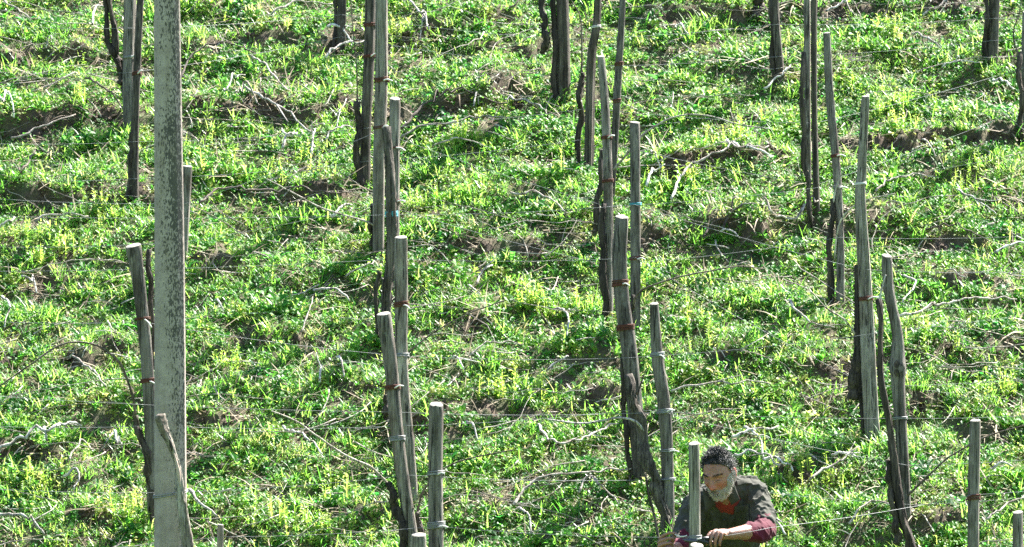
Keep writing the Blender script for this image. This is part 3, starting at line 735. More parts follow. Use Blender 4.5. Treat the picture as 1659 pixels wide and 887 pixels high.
vine('x4', 'dark vine with a broad old stump along the left of the thick split post', [([(1387,430),(1389,520),(1393,600),(1397,650),(1400,712)], [6,9,14,11,11]), ([(1393,550),(1389,578),(1385,612)], [7,12,17])],
     [([(1388,545),(1370,520),(1340,500),(1310,470),(1270,452)], .005, 'cane', -.2)], wob=.3)
vine('x5', 'thin leaning dark vine between the thick split post and the knotted post', [([(1421,485),(1431,590),(1443,700),(1462,825),(1475,895),(1480,940)], [10,9,11,14,16,17]), ([(1438,745),(1444,790),(1452,845)], [8,9,10])],
     [([(1424,490),(1430,465),(1436,445)], .005, 'cane_pale', 0), ([(1471,803),(1501,773),(1542,737),(1602,705),(1665,686)], .006, 'cane_dark', -.2)])
vine('x6', 'black vine stem left of the brown post near the top right corner', [([(1597,-40),(1596,20),(1595,98)], [9,8,9])])
vine('x7', 'thin dark vine trunk at the right edge with a curved cane at its top', [([(1650,85),(1652,140),(1651,212)], [7,8,8])], [([(1650,88),(1644,70),(1643,50),(1652,20),(1656,-20)], .005, 'cane_dark', 0)])
vine('x8', 'short dark vine stump at the top edge right of centre', [([(1231,-20),(1230,5),(1229,24)], [14,15,17])])

# old split vine stock leaning on the concrete post
# concrete post ---------------------------------------------------
def concrete_post():
    d = 36.6; zt = at(270, -260, d); b = at(277, 1120, d); gz = H(b[0], b[1] - 0.0); 
    rows = []; tops = [(270.5, -260, 35), (270.5, 0, 41), (275, 450, 48), (276.5, 887, 52), (277, 1200, 55)]
    n = 60; py = np.linspace(-260, 1200, n); cx = np.interp(py, [t[1] for t in tops], [t[0] for t in tops]); w = np.interp(py, [t[1] for t in tops], [t[2] for t in tops]) * K * d
    ch = .2; sec = []
    base = np.array([(-.5, -.5 + ch), (-.5 + ch, -.5), (.5 - ch, -.5), (.5, -.5 + ch), (.5, .5 - ch), (.5 - ch, .5), (-.5 + ch, .5), (-.5, .5 - ch)])
    # soften: 3 points on each chamfer end
    V = []
    o_ = np.array([b[0], b[1], H(b[0], b[1])])
    for i in range(n):
        c = at(cx[i], py[i], d)
        for (u, v) in base: V.append([c[0] + u * w[i], c[1] + v * w[i], c[2]])
    V = np.array(V); i = np.arange(n - 1)[:, None] * 8; j = np.arange(8)[None]; j2 = (j + 1) % 8
    q = np.stack([i + j, i + 8 + j, i + 8 + j2, i + j2], -1).reshape(-1, 4)
    cap = np.array([[0, 1, 2], [0, 2, 3], [0, 3, 4], [0, 4, 5], [0, 5, 6], [0, 6, 7]])
    me = mesh_np('concrete_post', V - o_, cap[:, ::-1], q, None, M['concrete'], False)
    ob = link('concrete_post', me, None, o_)
    bv = ob.modifiers.new('edge', 'BEVEL'); bv.width = .006; bv.segments = 2; bv.limit_method = 'ANGLE'; bv.angle_limit = R(25)
    tag(ob, 'tall pale concrete post with black lichen blotches, at the left', 'post')
    g = Geo()   # wire round the post low down
    for k in range(2):
        c = at(276.3, 798 + k * 3, d); hw = 52 * K * d * .53; a = np.linspace(0, 2 * np.pi, 40)
        sq = np.maximum(np.abs(np.cos(a)), np.abs(np.sin(a))); rr_ = np.minimum(hw / sq, hw * 1.18)
        g.tube(np.stack([c[0] + rr_ * np.cos(a), c[1] + rr_ * np.sin(a), c[2] + .018 * np.cos(a)], -1), np.full(40, .0025), 6)
    link('wire_tie', g.mesh('wire_tie', M['wire'], o_), ob)
    return ob
concrete_post()
vine('s1', 'old split vine stock with bare pinkish wood leaning across the concrete post', [([(257,673),(265,695),(277,722),(287,752),(292,785),(297,830),(304,890),(308,960),(310,1120)], [17,16,11,9,13,15,19,22,25])], mat='cane', base=(310,1125), d_off=-.05, name='vine_stock', wob=.15)
st = bpy.data.objects['vine_stock']; st.data.materials[0] = M['wood_pale']
# bare split face on the stock
g = Geo(); dd = depth_of(ground(310,1125)) - .05 - .018
pp = [at(x_, y_, dd) for x_, y_ in [(262,680),(271,706),(281,732),(288,760),(292,788)]]
g.tube(smooth_path(pp, 6), np.interp(np.linspace(0, 1, 25), [0,.3,.55,.8,1], [.005,.008,.005,.011,.005]), 10)
link('split_face', g.mesh('split_face', M['split'], st.location), st)

# trellis wires: each strung along one row, past its posts ---------
WIRES = [
 ('thin wire along the topmost posts, upper strand', [(-40,40),(210,46),(553,24),(912,64),(1257,40),(1611,30),(1700,28)], ['a1','a5','b1','c1','c9']),
 ('thin wire along the topmost posts, lower strand', [(-40,116),(210,118),(553,60),(913,108),(1262,92),(1608,66),(1700,60)], ['a1','a5','b1','c1','c9']),
 ('thin wire from the dark stake by the concrete post to the right edge, upper strand', [(-40,232),(218,230),(593,208),(955,176),(1319,200),(1660,110),(1720,100)], ['a2','a6','b2','c3','c10']),
 ('thin wire from the dark stake by the concrete post to the right edge, lower strand', [(-40,292),(218,290),(592,262),(954,225),(1322,300),(1661,175),(1720,165)], ['a2','a6','b2','c3','c10']),
 ('thin wire past the pale split post and the slim rounded post, upper strand', [(-40,320),(301,330),(614,213),(985,335),(1357,300),(1720,235)], ['a3','a7','b4','c4']),
 ('thin wire past the pale split post and the slim rounded post, lower strand', [(-40,400),(299,392),(614,330),(985,430),(1361,385),(1720,380)], ['a3','a7','b4','c4']),
 ('thin wire past the posts with blue twine and the thick split post, upper strand', [(-40,350),(640,348),(1029,332),(1399,437),(1720,440)], ['a8','b5','c5']),
 ('thin wire past the posts with blue twine and the thick split post, lower strand', [(-40,440),(641,420),(1030,418),(1407,626),(1720,610)], ['a8','b5','c5']),
 ('thin wire past the gnarled post and the hollow knot post, upper strand', [(-40,520),(232,522),(652,577),(1018,580),(1456,535),(1720,500)], ['a4','a9','b6','c6']),
 ('thin wire past the gnarled post and the hollow knot post, lower strand', [(-40,690),(244,690),(659,690),(1028,664),(1460,678),(1720,670)], ['a4','a9','b6','c6']),
 ('thin wire past the leaning flat topped post and the leaning post left of the man', [(-40,640),(640,668),(1076,668),(1470,754),(1720,740)], ['a10','b7']),
 ('thin wire past the two leaning posts, lowest strand', [(-40,790),(275,798),(660,770),(1081,777),(1475,818),(1720,800)], ['a10','b7']),
 ('bottom wire past the cracked post, through the man hands to the right post', [(-40,900),(358,870),(707,853),(1095,871),(1126,872),(1155,871),(1250,855),(1578,802),(1720,790)], ['a11','m1','c7']),
]
for lab, pp, keys in WIRES:
    ds = []; xs = []
    for k in keys:
        p = POSTS[k]; xs.append((p['o'][0])); ds.append((829.5 + (p['o'][0]) / (K * p['d']), p['d'] - p['rad'].mean() * 1.15))
    if 'man hands' in lab: ds += [(1094, 35.69), (1155, 35.655), (1200, 35.72), (1250, 35.82)]
    ds.sort(); dx = [a for a, _ in ds]; dv = [b for _, b in ds]
    P3 = []
    for i in range(len(pp) - 1):
        (xa, ya), (xb, yb) = pp[i], pp[i + 1]; k = max(3, int(abs(xb - xa) / 40))
        for j in range(k):
            f = j / k; px = xa + (xb - xa) * f; sag = 4 * f * (1 - f) * min(5, abs(xb - xa) * .012)
            P3.append(at(px, ya + (yb - ya) * f + sag, np.interp(px, dx, dv)))
    P3.append(at(*pp[-1], dv[-1])); P3 = np.array(P3)
    g = Geo(); g.tube(P3, np.full(len(P3), .0011), 6); o_ = P3[0]
    tag(link('trellis_wire', g.mesh('trellis_wire', M['wire'], o_), None, o_), lab, 'wire', 'wires strung between the vineyard posts')

# ------------------------------------------------------------------ cut canes on the ground
CANES = [ # photo pixels, radius mm, material, label
 ([(-10,14),(20,38),(48,52)],5,'cane','grey cane slanting in from the top left corner'),
 ([(150,64),(153,47),(163,40),(178,37)],5,'cane_pale','pale hooked cane left of the forked vine at the upper left'),
 ([(75,102),(90,82)],3.5,'cane_pale','short pale twig over the earth ledge at the upper left'),
 ([(138,146),(170,175),(203,208)],5,'cane_dark','dark straight cane slanting down to the foot of the forked vine'),
 ([(-5,172),(10,198),(24,218)],5,'cane_pale','pale bent cane at the left edge over a dark ledge'),
 ([(18,250),(70,236),(122,210)],5,'cane','long grey cane rising right at the left edge, upper third'),
 ([(30,306),(58,282),(82,270)],5,'cane_dark','dark curved cane by the left edge above the third ledge'),
 ([(294,148),(310,120),(340,102),(380,98),(418,110)],5,'cane_dark','arched dark cane right of the concrete post near the top'),
 ([(363,172),(378,158),(396,145)],4,'cane_pale','short pale stick rising right, right of the concrete post top'),
 ([(380,170),(402,182),(424,200)],5,'cane','grey stick slanting down right, right of the concrete post top'),
 ([(-5,394),(12,390),(27,380)],6,'cane','stubby grey cane end at the left edge, left of the leaning post top'),
 ([(58,380),(100,378),(142,373)],5,'cane','flat grey cane lying level, left of the leaning post top'),
 ([(322,352),(360,340),(414,332)],5,'cane_dark','thin dark cane lying level, right of the concrete post middle'),
 ([(35,468),(50,475),(59,496)],5,'cane_pale','pale bent stick by the left edge at mid height'),
 ([(4,506),(16,528),(7,552)],5,'cane_pale','pale crooked stick at the left edge just below mid height'),
 ([(118,600),(148,632),(172,648)],5,'cane','grey cane slanting down under the long arching cane'),
 ([(-5,750),(50,736),(110,716),(132,715)],7,'cane_pale','long bleached cane lying on the lower left ledge'),
 ([(70,718),(76,738)],6,'cane_pale','short thick bleached stick crossing the lower left ledge'),
 ([(112,768),(128,752),(152,745)],4,'cane','thin curved cane under the lower left ledge'),
 ([(185,724),(190,738),(199,752)],6,'cane_pale','bleached forked bit by the crooked vine'),
 ([(103,798),(120,790),(126,808),(116,818)],5,'cane_pale','small hooked bleached cane at the lower left'),
 ([(-5,858),(40,869),(72,888)],7,'cane_pale','thick pale cane in the lower left corner'),
 ([(308,818),(325,848),(352,861)],7,'cane_pale','bleached bent cane right of the concrete post foot'),
 ([(348,512),(363,530)],5,'cane_pale','short pale stick right of the concrete post, mid height'),
 ([(440,44),(480,36),(542,30)],5,'cane','grey level cane left of the small dark post at the top'),
 ([(624,8),(660,30),(682,55),(694,74)],6,'cane_pale','long pale cane slanting down right of the pale split post'),
 ([(688,44),(680,86)],5,'cane_pale','pale upright stick right of the pale split post top'),
 ([(530,62),(552,78),(572,92)],6,'cane_pale','pale cane slanting down below the small dark post'),
 ([(528,114),(546,105),(592,87)],6,'cane_pale','pale cane rising to the tall dark post'),
 ([(408,112),(440,146),(468,172)],5,'cane','long grey cane slanting down, mid left near the top'),
 ([(398,180),(450,204),(505,236)],6,'cane_pale','long pale cane slanting down to a forked stick'),
 ([(505,272),(508,250),(512,232)],5,'cane_pale','pale upright forked stick left of the tall dark post'),
 ([(458,266),(466,248),(480,243)],6,'cane_pale','short thick pale stick left of the forked stick'),
 ([(528,246),(545,236),(572,232)],5,'cane_pale','pale level cane left of the black vine trunk'),
 ([(650,232),(675,208),(700,190),(740,178),(825,186)],6,'cane_dark','long dark arched cane right of the round flat topped post'),
 ([(648,242),(750,222),(825,212)],5,'cane','thin cane lying level under the dark arched cane'),
 ([(768,192),(775,168)],4,'cane_pale','pale twig standing across the dark arched cane'),
 ([(398,332),(470,335),(530,338),(602,330)],5,'cane_dark','long dark cane lying level left of the pale split post'),
 ([(586,278),(600,284),(618,294)],5,'cane_pale','short pale spur in front of the tall dark post'),
 ([(538,382),(552,368),(570,358)],6,'cane_pale','pale cane stub left of the pale split post foot'),
 ([(508,494),(540,500),(564,510)],6,'cane_pale','pale level cane left of the vine with blue twine'),
 ([(488,562),(500,536),(506,508)],4,'cane','thin grey upright cane left of the leaning flat topped post'),
 ([(518,642),(522,616)],5,'cane_pale','pale short upright stick, left of the leaning flat topped post'),
 ([(546,604),(552,618),(557,637)],6,'cane_pale','pale leaning stick just right of the short upright one'),
 ([(458,712),(472,730),(500,740),(524,757)],6,'cane_pale','bleached wavy cane below the pale vine cane'),
 ([(734,602),(742,612),(752,622)],5,'cane_pale','short pale bit above the cracked post'),
 ([(756,708),(766,720),(774,738)],5,'cane_pale','pale bent stick right of the cracked post top'),
 ([(772,482),(784,468),(798,453)],5,'cane','grey stick rising right, middle of the slope'),
 ([(826,36),(860,16),(900,3)],5,'cane_dark','dark cane rising to the thick post at top centre'),
 ([(818,184),(850,194),(884,200)],5,'cane_pale','pale thin cane under the thick post at top centre'),
 ([(828,334),(880,345),(914,367)],5,'cane','grey cane slanting down, left of the slim pale post'),
 ([(1098,66),(1116,82)],5,'cane_pale','short pale stick below the top edge, right of centre'),
 ([(1054,268),(1060,280),(1068,294)],5,'cane_pale','pale stick at the left end of the long ledge'),
 ([(1048,322),(1056,308),(1064,302)],6,'cane_pale','pale thick stub right of the post with blue twine'),
 ([(1088,345),(1110,305),(1160,280),(1200,268),(1242,266)],6,'cane','long grey cane rising onto the long ledge'),
 ([(1178,262),(1210,266),(1246,272)],8,'cane_pale','thick bleached cane lying on the long ledge'),
 ([(1138,406),(1170,386),(1204,374)],5,'cane_dark','dark cane across the dark green hollow'),
 ([(1172,394),(1180,380),(1190,366)],6,'cane_dark','black stick standing in the dark green hollow'),
 ([(1168,398),(1182,404),(1198,410)],5,'cane_pale','short pale cane under the dark green hollow'),
 ([(898,524),(914,534),(921,546),(918,568)],6,'cane_pale','pale cane bent down, left of the gnarled post'),
 ([(885,622),(904,616),(922,598)],5,'cane_pale','pale curved cane left of the leaning brown vine'),
 ([(873,712),(880,730),(893,746),(930,747),(960,732),(1000,712)],6,'cane','grey cane curled like a ladle, left of the gnarled post foot'),
 ([(832,842),(850,822),(880,805),(950,795),(1024,784)],6,'cane','long grey cane lying level, left of the man'),
 ([(838,848),(854,866),(860,892)],6,'cane_pale','bleached cane hanging down at the bottom, left of the man'),
 ([(938,822),(958,806),(1002,842)],5,'cane','grey forked cane at the bottom, left of the man'),
 ([(1088,656),(1160,650),(1245,645)],5,'cane','thin level cane above the man'),
 ([(1186,733),(1212,730),(1232,727),(1262,716)],7,'cane_pale','bleached cane lying just right of the man head'),
 ([(1205,716),(1222,735),(1230,746),(1235,768)],6,'cane_pale','bleached forked cane hanging down behind the man shoulder'),
 ([(1190,764),(1228,768),(1264,782)],6,'cane_pale','pale cane passing behind the man shoulder'),
 ([(1232,858),(1250,872),(1272,892)],7,'cane_pale','pair of white sticks beside the man elbow'),
 ([(1338,42),(1362,38),(1386,18),(1434,4)],5,'cane_pale','pale wavy cane at the top edge right of the paired stakes'),
 ([(1430,6),(1448,18),(1464,34)],4,'cane','thin cane slanting down at the top edge, right of the wavy cane'),
 ([(1238,168),(1268,150),(1280,126)],5,'cane_pale','pale curved cane below the brown post at the top'),
 ([(1496,46),(1530,32),(1560,20),(1574,6)],5,'cane','thin cane rising to the top edge, left of the corner post'),
 ([(1478,78),(1500,90),(1524,101)],5,'cane_pale','pale slanting cane below the top edge, far right'),
 ([(1494,248),(1505,262),(1517,278)],4,'cane','short cane slanting off the long right ledge'),
 ([(1418,332),(1440,322),(1470,315),(1514,309)],5,'cane','grey cane lying right of the narrow topped split post'),
 ([(1552,333),(1580,355),(1614,372)],5,'cane_pale','pale cane slanting down at the right, upper third'),
 ([(1236,374),(1262,380),(1292,386),(1316,364),(1334,344)],5,'cane','bent cane below the paired stakes'),
 ([(1526,131),(1550,129),(1592,124)],4,'cane_pale','pale level cane under the corner post at the top right'),
 ([(1608,154),(1624,160),(1642,167)],6,'cane_pale','short bright cane left of the vine at the right edge'),
 ([(1612,432),(1640,426),(1668,418)],6,'cane_pale','bleached cane at the right edge at mid height'),
 ([(1464,470),(1482,484),(1477,498),(1460,511)],5,'cane_pale','pale hook shaped cane right of the hollow knot post'),
 ([(1458,537),(1520,525),(1580,513),(1645,508)],6,'cane','long grey cane lying level right of the hollow knot post'),
 ([(1278,508),(1286,530),(1312,546)],6,'cane_pale','white bent cane left of the thick split post'),
 ([(1236,768),(1258,774),(1284,786)],7,'cane_pale','bleached cane end right of the man shoulder'),
 ([(1348,760),(1366,766),(1388,764)],6,'cane_pale','bright short cane below the thick split post'),
 ([(1312,802),(1360,780),(1378,766),(1391,748)],5,'cane','grey cane rising to the thick split post foot'),
 ([(1608,786),(1624,782),(1642,780)],6,'cane_pale','white short cane right of the lower right post'),
 ([(1598,866),(1630,855),(1664,828)],5,'cane','grey cane rising at the bottom right corner'),
 ([(1376,874),(1400,850),(1444,840)],5,'cane','grey curved cane at the bottom, left of the leaning dark vine'),
 ([(700,262),(740,255),(790,262)],4,'cane','thin grey cane right of the round flat topped post, above the straw'),
 ([(1500,390),(1550,398),(1600,412)],4,'cane_dark','dark thin cane lying on the slope, right of the narrow topped split post'),
 ([(560,470),(590,462),(606,448)],4,'cane','short grey cane at the foot of the vine with blue twine'),
 ([(760,600),(800,585),(846,582)],4,'cane','thin grey cane in the middle of the slope, above the ladle cane'),
]
cane_id = 0
for pp, r_, m_, lab in CANES:
    rr = np.random.default_rng(900 + cane_id); cane_id += 1
    fp = smooth_path(np.array(pp, float), 7); n = len(fp); s = np.linspace(0, 1, n)
    G3 = grounds(fp)
    # springy: the cane bridges small hollows, resting on weeds
    hgt = G3[:, 2] - SLOPE * G3[:, 1]; hs = np.convolve(np.pad(hgt, 3, mode='edge'), np.ones(7) / 7, 'valid')
    lift = .075 + .03 * np.sin(s * np.pi) + rr.uniform(0, .015)
    P3 = G3.copy(); P3[:, 2] = np.maximum(SLOPE * G3[:, 1] + hs, G3[:, 2] - .01) + lift
    # slide along the view ray so the cane keeps its place over the ground below it
    P3[:, 1] -= 0
    P3 += rr.normal(0, .0022, P3.shape).cumsum(0) * .5
    rad = r_ * .00132 * (1 - .45 * s) * (1 + .22 * (np.sin(s * n * 1.3 + rr.uniform(0, 6)) > .75))
    g = Geo(); g.tube(P3, rad, 8); o_ = P3[n // 2].copy()
    if 'forked' in lab or 'pair' in lab or rr.random() < .3:
        k = n // 2; e = P3[k] + (P3[min(n - 1, k + 4)] - P3[k]) * rr.uniform(.8, 1.3) + rr.normal(0, .05, 3) * [1, .6, .6] + [0, 0, .02]
        g.tube(smooth_path([P3[k], (P3[k] + e) / 2 + rr.normal(0, .006, 3), e], 5), np.linspace(rad[k] * .8, rad[k] * .45, 11), 7)
    ob = link('pruned_cane', g.mesh('pruned_cane', M[m_], o_), None, o_)
    tag(ob, lab, 'cane', 'pruned vine canes on the slope')

# ------------------------------------------------------------------ the man
from mathutils.bvhtree import BVHTree
def remesh(geo, voxel, name, smooth=4):
    me = geo.mesh(name + '_raw', None); ob = bpy.data.objects.new(name + '_raw', me); COL.objects.link(ob)
    m = ob.modifiers.new('r', 'REMESH'); m.mode = 'VOXEL'; m.voxel_size = voxel; m.use_smooth_shade = True
    if smooth: s_ = ob.modifiers.new('s', 'SMOOTH'); s_.factor = .5; s_.iterations = smooth
    dg = bpy.context.evaluated_depsgraph_get(); out = bpy.data.meshes.new_from_object(ob.evaluated_get(dg)); out.name = name
    bpy.data.objects.remove(ob); bpy.data.meshes.remove(me); return out
def coords_of(me):
    a = np.empty(len(me.vertices) * 3, np.float32); me.vertices.foreach_get('co', a); return a.reshape(-1, 3).astype(float)
def normals_of(me):
    a = np.empty(len(me.vertices) * 3, np.float32); me.vertices.foreach_get('normal', a); return a.reshape(-1, 3).astype(float)
def set_co(me, v): me.vertices.foreach_set('co', np.asarray(v, np.float32).ravel()); me.update()
def limb(g, pts_, n_per=6, sides=20, flat=None):
    """pts_: (px,py,d,r); rounded closed tapered tube"""
    A = np.array([[*at(a, b, c), r] for a, b, c, r in pts_]); f = smooth_path(A, n_per); p, r = f[:, :3], f[:, 3]
    d0 = (p[0] - p[1]) / np.linalg.norm(p[0] - p[1]); d1 = (p[-1] - p[-2]) / np.linalg.norm(p[-1] - p[-2])
    k = np.array([.92, .7, .38])
    pre = [p[0] + d0 * r[0] * x_ for x_ in k]; post_ = [p[-1] + d1 * r[-1] * x_ for x_ in k]; rk = np.sqrt(1 - k ** 2)
    P = np.vstack([pre, p, post_[::-1]]); Rr = np.concatenate([r[0] * rk, r, r[-1] * rk[::-1]])
    g.tube(P, Rr, sides)
def torso(g, rows, extra=0.0, right=(1, 0, .07), n_per=6, sides=40):
    A = np.array([[*at(a, b, c), rx + extra, ry + extra] for a, b, c, rx, ry in rows]); f = smooth_path(A, n_per); n = len(f)
    T = np.gradient(f[:, :3], axis=0); T /= np.linalg.norm(T, axis=1)[:, None]; rt = np.array(right) / np.linalg.norm(right)
    ang = np.arange(sides) * 2 * np.pi / sides; V = []
    for i in range(n):
        r_ = rt - T[i] * np.dot(rt, T[i]); r_ /= np.linalg.norm(r_); fr = np.cross(T[i], r_)
        ca, sa = np.cos(ang), np.sin(ang); ex = .8
        V.append(f[i, :3] + (np.sign(ca) * np.abs(ca) ** ex * f[i, 3])[:, None] * r_ + (np.sign(sa) * np.abs(sa) ** ex * f[i, 4])[:, None] * fr)
    V = np.vstack(V); i = np.arange(n - 1)[:, None] * sides; j = np.arange(sides)[None]; j2 = (j + 1) % sides
    q = np.stack([i + j, i + j2, i + sides + j2, i + sides + j], -1).reshape(-1, 4)
    V = np.vstack([V, f[0, :3], f[-1, :3]]); j = np.arange(sides); j2 = (j + 1) % sides
    t = np.vstack([np.stack([np.full(sides, n * sides), j2, j], -1), np.stack([np.full(sides, n * sides + 1), (n - 1) * sides + j, (n - 1) * sides + j2], -1)])
    g.add(V, t, q)

# head, modelled upright facing -y, then turned
HC = at(1163.5, 768, 35.92)
HM = np.array((Matrix.Rotation(R(-24), 3, 'Z') @ Matrix.Rotation(R(18), 3, 'X') @ Matrix.Rotation(R(-3), 3, 'Y')))
def g2(u, v, su, sv): return np.exp(-(u / su) ** 2 - (v / sv) ** 2)
def head_shape(P):
    x, y, z = P[:, 0].copy(), P[:, 1].copy(), P[:, 2].copy(); t = np.clip(-z / .118, 0, 1); ax = np.abs(x)
    fr = np.clip(-y / .035, 0, 1)
    y = np.where(y > 0, y * (1 - .42 * t ** 1.3), y)
    x = x * (1 - .30 * t ** 1.7) * (1 - .05 * fr)
    ax = np.abs(x)
    d = .013 * g2(z + .100, x, .02, .026) + .007 * np.exp(-((z - .024) / .011) ** 2) * np.exp(-(x / .045) ** 4)
    d -= .017 * g2(ax - .031, z - .004, .016, .012)
    d += .0065 * g2(ax - .031, z + .000, .0115, .0075)
    d += .007 * g2(ax - .046, z + .026, .016, .015)
    hz_ = np.interp(z, [-.054, -.046, -.036, -.02, .005, .02], [0, .027, .035, .026, .012, .003]); wz = np.interp(z, [-.05, -.03, .01], [.0125, .011, .008])
    d += hz_ * np.exp(-(x / wz) ** 2) + .009 * g2(ax - .0145, z + .040, .006, .008)
    d += .008 * g2(z + .066, x, .02, .032) - .005 * np.exp(-((z + .070) / .0035) ** 2) * np.exp(-(x / .024) ** 4)
    d -= .004 * g2(ax - .030, z + .045, .008, .02)
    return np.stack([x, y - d * fr, z], -1)
nth, nph = 150, 190
th = np.linspace(0.03, np.pi - .03, nth); ph = np.arange(nph) * 2 * np.pi / nph
TH, PH = np.meshgrid(th, ph, indexing='ij')
E = np.stack([.0755 * np.sin(TH) * np.cos(PH), .098 * np.sin(TH) * np.sin(PH), .119 * np.cos(TH)], -1).reshape(-1, 3)
HL = head_shape(E); HLn = HL / np.array([.0755, .098, .119]) ** 2; HLn /= np.linalg.norm(HLn, axis=1)[:, None]
def hw(p): return np.asarray(p) @ HM.T + HC
bodyg = Geo()
i = np.arange(nth - 1)[:, None] * nph; j = np.arange(nph)[None]; j2 = (j + 1) % nph
HQ = np.stack([i + j, i + nph + j, i + nph + j2, i + j2], -1).reshape(-1, 4)
jj = np.arange(nph); jn = (jj + 1) % nph; N0 = nth * nph
bodyg.add(hw(np.vstack([HL, HL[:nph].mean(0), HL[-nph:].mean(0)])), np.vstack([np.stack([np.full(nph, N0), jj, jn], -1), np.stack([np.full(nph, N0 + 1), (nth - 1) * nph + jn, (nth - 1) * nph + jj], -1)]), HQ)
bm = bmesh.new(); bmesh.ops.create_icosphere(bm, subdivisions=3, radius=1); IV = np.array([v.co for v in bm.verts]); IT = np.array([[v.index for v in f.verts] for f in bm.faces]); bm.free()
for s_ in (-1, 1):
    e = IV * [.0075, .019, .033]; e[:, 1] += (e[:, 2] / .033) * .004; e[:, 0] += .007 * np.clip(e[:, 1] / .019, -.3, 1)
    e = e * (1 + .12 * np.clip(e[:, 2:3] / .033, 0, 1)); e[:, 0] = e[:, 0] * s_ + s_ * .081; e[:, 1] += .016; e[:, 2] -= .008
    bodyg.add(hw(e), IT if s_ > 0 else IT[:, ::-1])
limb(bodyg, [(1167, 782, 35.99, .056), (1173, 800, 36.06, .060), (1180, 818, 36.16, .070)])
ROWS = [(1178, 938, 36.66, .165, .115), (1177, 905, 36.55, .152, .110), (1175, 868, 36.40, .165, .120), (1173, 835, 36.27, .178, .118), (1175, 811, 36.19, .165, .098), (1177, 796, 36.15, .105, .072), (1177, 789, 36.13, .06, .05)]
torso(bodyg, ROWS)
ARM_R = [(1219, 800, 36.17, .062), (1230, 832, 36.06, .052), (1237, 860, 35.93, .046), (1215, 862, 35.84, .043), (1196, 864, 35.78, .034), (1181, 866, 35.74, .028)]
ARM_L = [(1129, 819, 36.14, .060), (1116, 850, 36.07, .052), (1106, 884, 35.96, .046), (1098, 889, 35.88, .040), (1091, 890, 35.82, .031), (1086, 889, 35.79, .028)]
limb(bodyg, ARM_R); limb(bodyg, ARM_L)
# his left hand (right in the picture): palm, four fingers bent over the tool, thumb behind
def fingers(g, D):
    for pp in D: limb(g, pp, 5, 12)
limb(bodyg, [(1180, 866, 35.745, .026), (1170, 866, 35.72, .029), (1161, 866, 35.70, .025)])
fingers(bodyg, [
 [(1166, 865, 35.73, .011), (1154, 862.5, 35.715, .0105), (1147, 869, 35.69, .0092), (1144.3, 876, 35.68, .0084), (1145.3, 882, 35.69, .0074)],
 [(1168, 864, 35.71, .011), (1158.5, 860.5, 35.69, .0108), (1153.5, 869, 35.665, .0095), (1151.2, 878, 35.66, .0086), (1152, 885, 35.675, .0075)],
 [(1171, 865, 35.70, .011), (1164.5, 861.5, 35.675, .0105), (1160.5, 870.5, 35.655, .0092), (1158.6, 879, 35.655, .0084), (1159.2, 885, 35.67, .0074)],
 [(1175, 867, 35.70, .010), (1170.5, 864.5, 35.675, .0096), (1167.5, 872, 35.66, .0083), (1166, 879, 35.66, .0075), (1166.3, 884, 35.672, .0067)],
 [(1174, 870, 35.77, .012), (1164, 875, 35.775, .0115), (1155, 878, 35.755, .0095), (1149, 880, 35.735, .0082)]])
# his right hand: a loose fist seen from the back, finger and thumb pinching the tie
limb(bodyg, [(1087, 889, 35.79, .027), (1080, 888, 35.77, .030), (1074, 886, 35.755, .026)])
fingers(bodyg, [
 [(1077, 880, 35.76, .011), (1070.5, 873, 35.735, .0105), (1078.5, 866.5, 35.70, .0092), (1085.5, 863.8, 35.695, .0083), (1091.5, 864.5, 35.70, .0073)],
 [(1076, 884, 35.75, .011), (1068, 879.5, 35.725, .0108), (1078, 874, 35.685, .0095), (1086, 872.5, 35.685, .0086), (1091, 874.5, 35.71, .0075)],
 [(1076, 888, 35.75, .011), (1067.5, 886, 35.725, .0105), (1077.5, 881.5, 35.685, .0093), (1085.5, 880.5, 35.688, .0084), (1090, 883, 35.715, .0074)],
 [(1077, 893, 35.755, .010), (1069, 892.5, 35.735, .0096), (1078, 889, 35.695, .0085), (1084.5, 888.5, 35.70, .0076), (1088, 891, 35.72, .0067)],
 [(1086, 884, 35.77, .0125), (1090, 876, 35.755, .0112), (1093, 870, 35.735, .0096), (1094.5, 865.5, 35.715, .0080)]])
# legs down to the ground
FT = []
hipz = at(1178, 938, 36.66)
for s_, kx in ((-1, -.11), (1, .12)):
    hip = hipz + np.array([s_ * .085, 0, -.02]); fx_, fy_ = hip[0] + kx * .45 + s_ * .02, hip[1] - .12
    foot = np.array([fx_, fy_, H(fx_, fy_)]); knee = (hip + foot) / 2 + np.array([s_ * .02, -.20, .05]); ank = foot + [0, .03, .085]
    FT.append((hip, knee, ank, foot, s_))
def chain(g, pts3, rads, n_per=6, sides=20):
    f = smooth_path(np.column_stack([np.array(pts3), rads]), n_per); g.tube(f[:, :3], f[:, 3], sides)
for hip, knee, ank, foot, s_ in FT:
    chain(bodyg, [hip, (hip + knee) / 2, knee, (knee * .6 + ank * .4) + [0, .02, 0], ank], [.09, .078, .058, .056, .04])
    chain(bodyg, [ank + [0, .03, -.03], foot + [0, -.05, .04], foot + [0, -.15, .03]], [.038, .04, .028])
body_me = remesh(bodyg, .0033, 'person', 3); body_me.materials.append(M['skin'])
ORG = (FT[0][3] + FT[1][3]) / 2
bv_ = coords_of(body_me); hl_ = (bv_ - HC) @ HM; X_, Y_, Z_ = hl_.T; AX = np.abs(X_); onhead = (np.abs(Z_) < .135) & (AX < .11) & (np.abs(Y_) < .14); fr_ = (Y_ < -.02) & onhead
flush = np.zeros(len(bv_)); flush += fr_ * (.75 * g2(X_, Z_ + .034, .02, .016) + .55 * g2(AX - .042, Z_ + .028, .02, .018) + .25 * g2(AX - .031, Z_ - .002, .02, .012) + .5 * g2(X_, Z_ + .070, .024, .006))
flush += onhead * (AX > .074) * .8
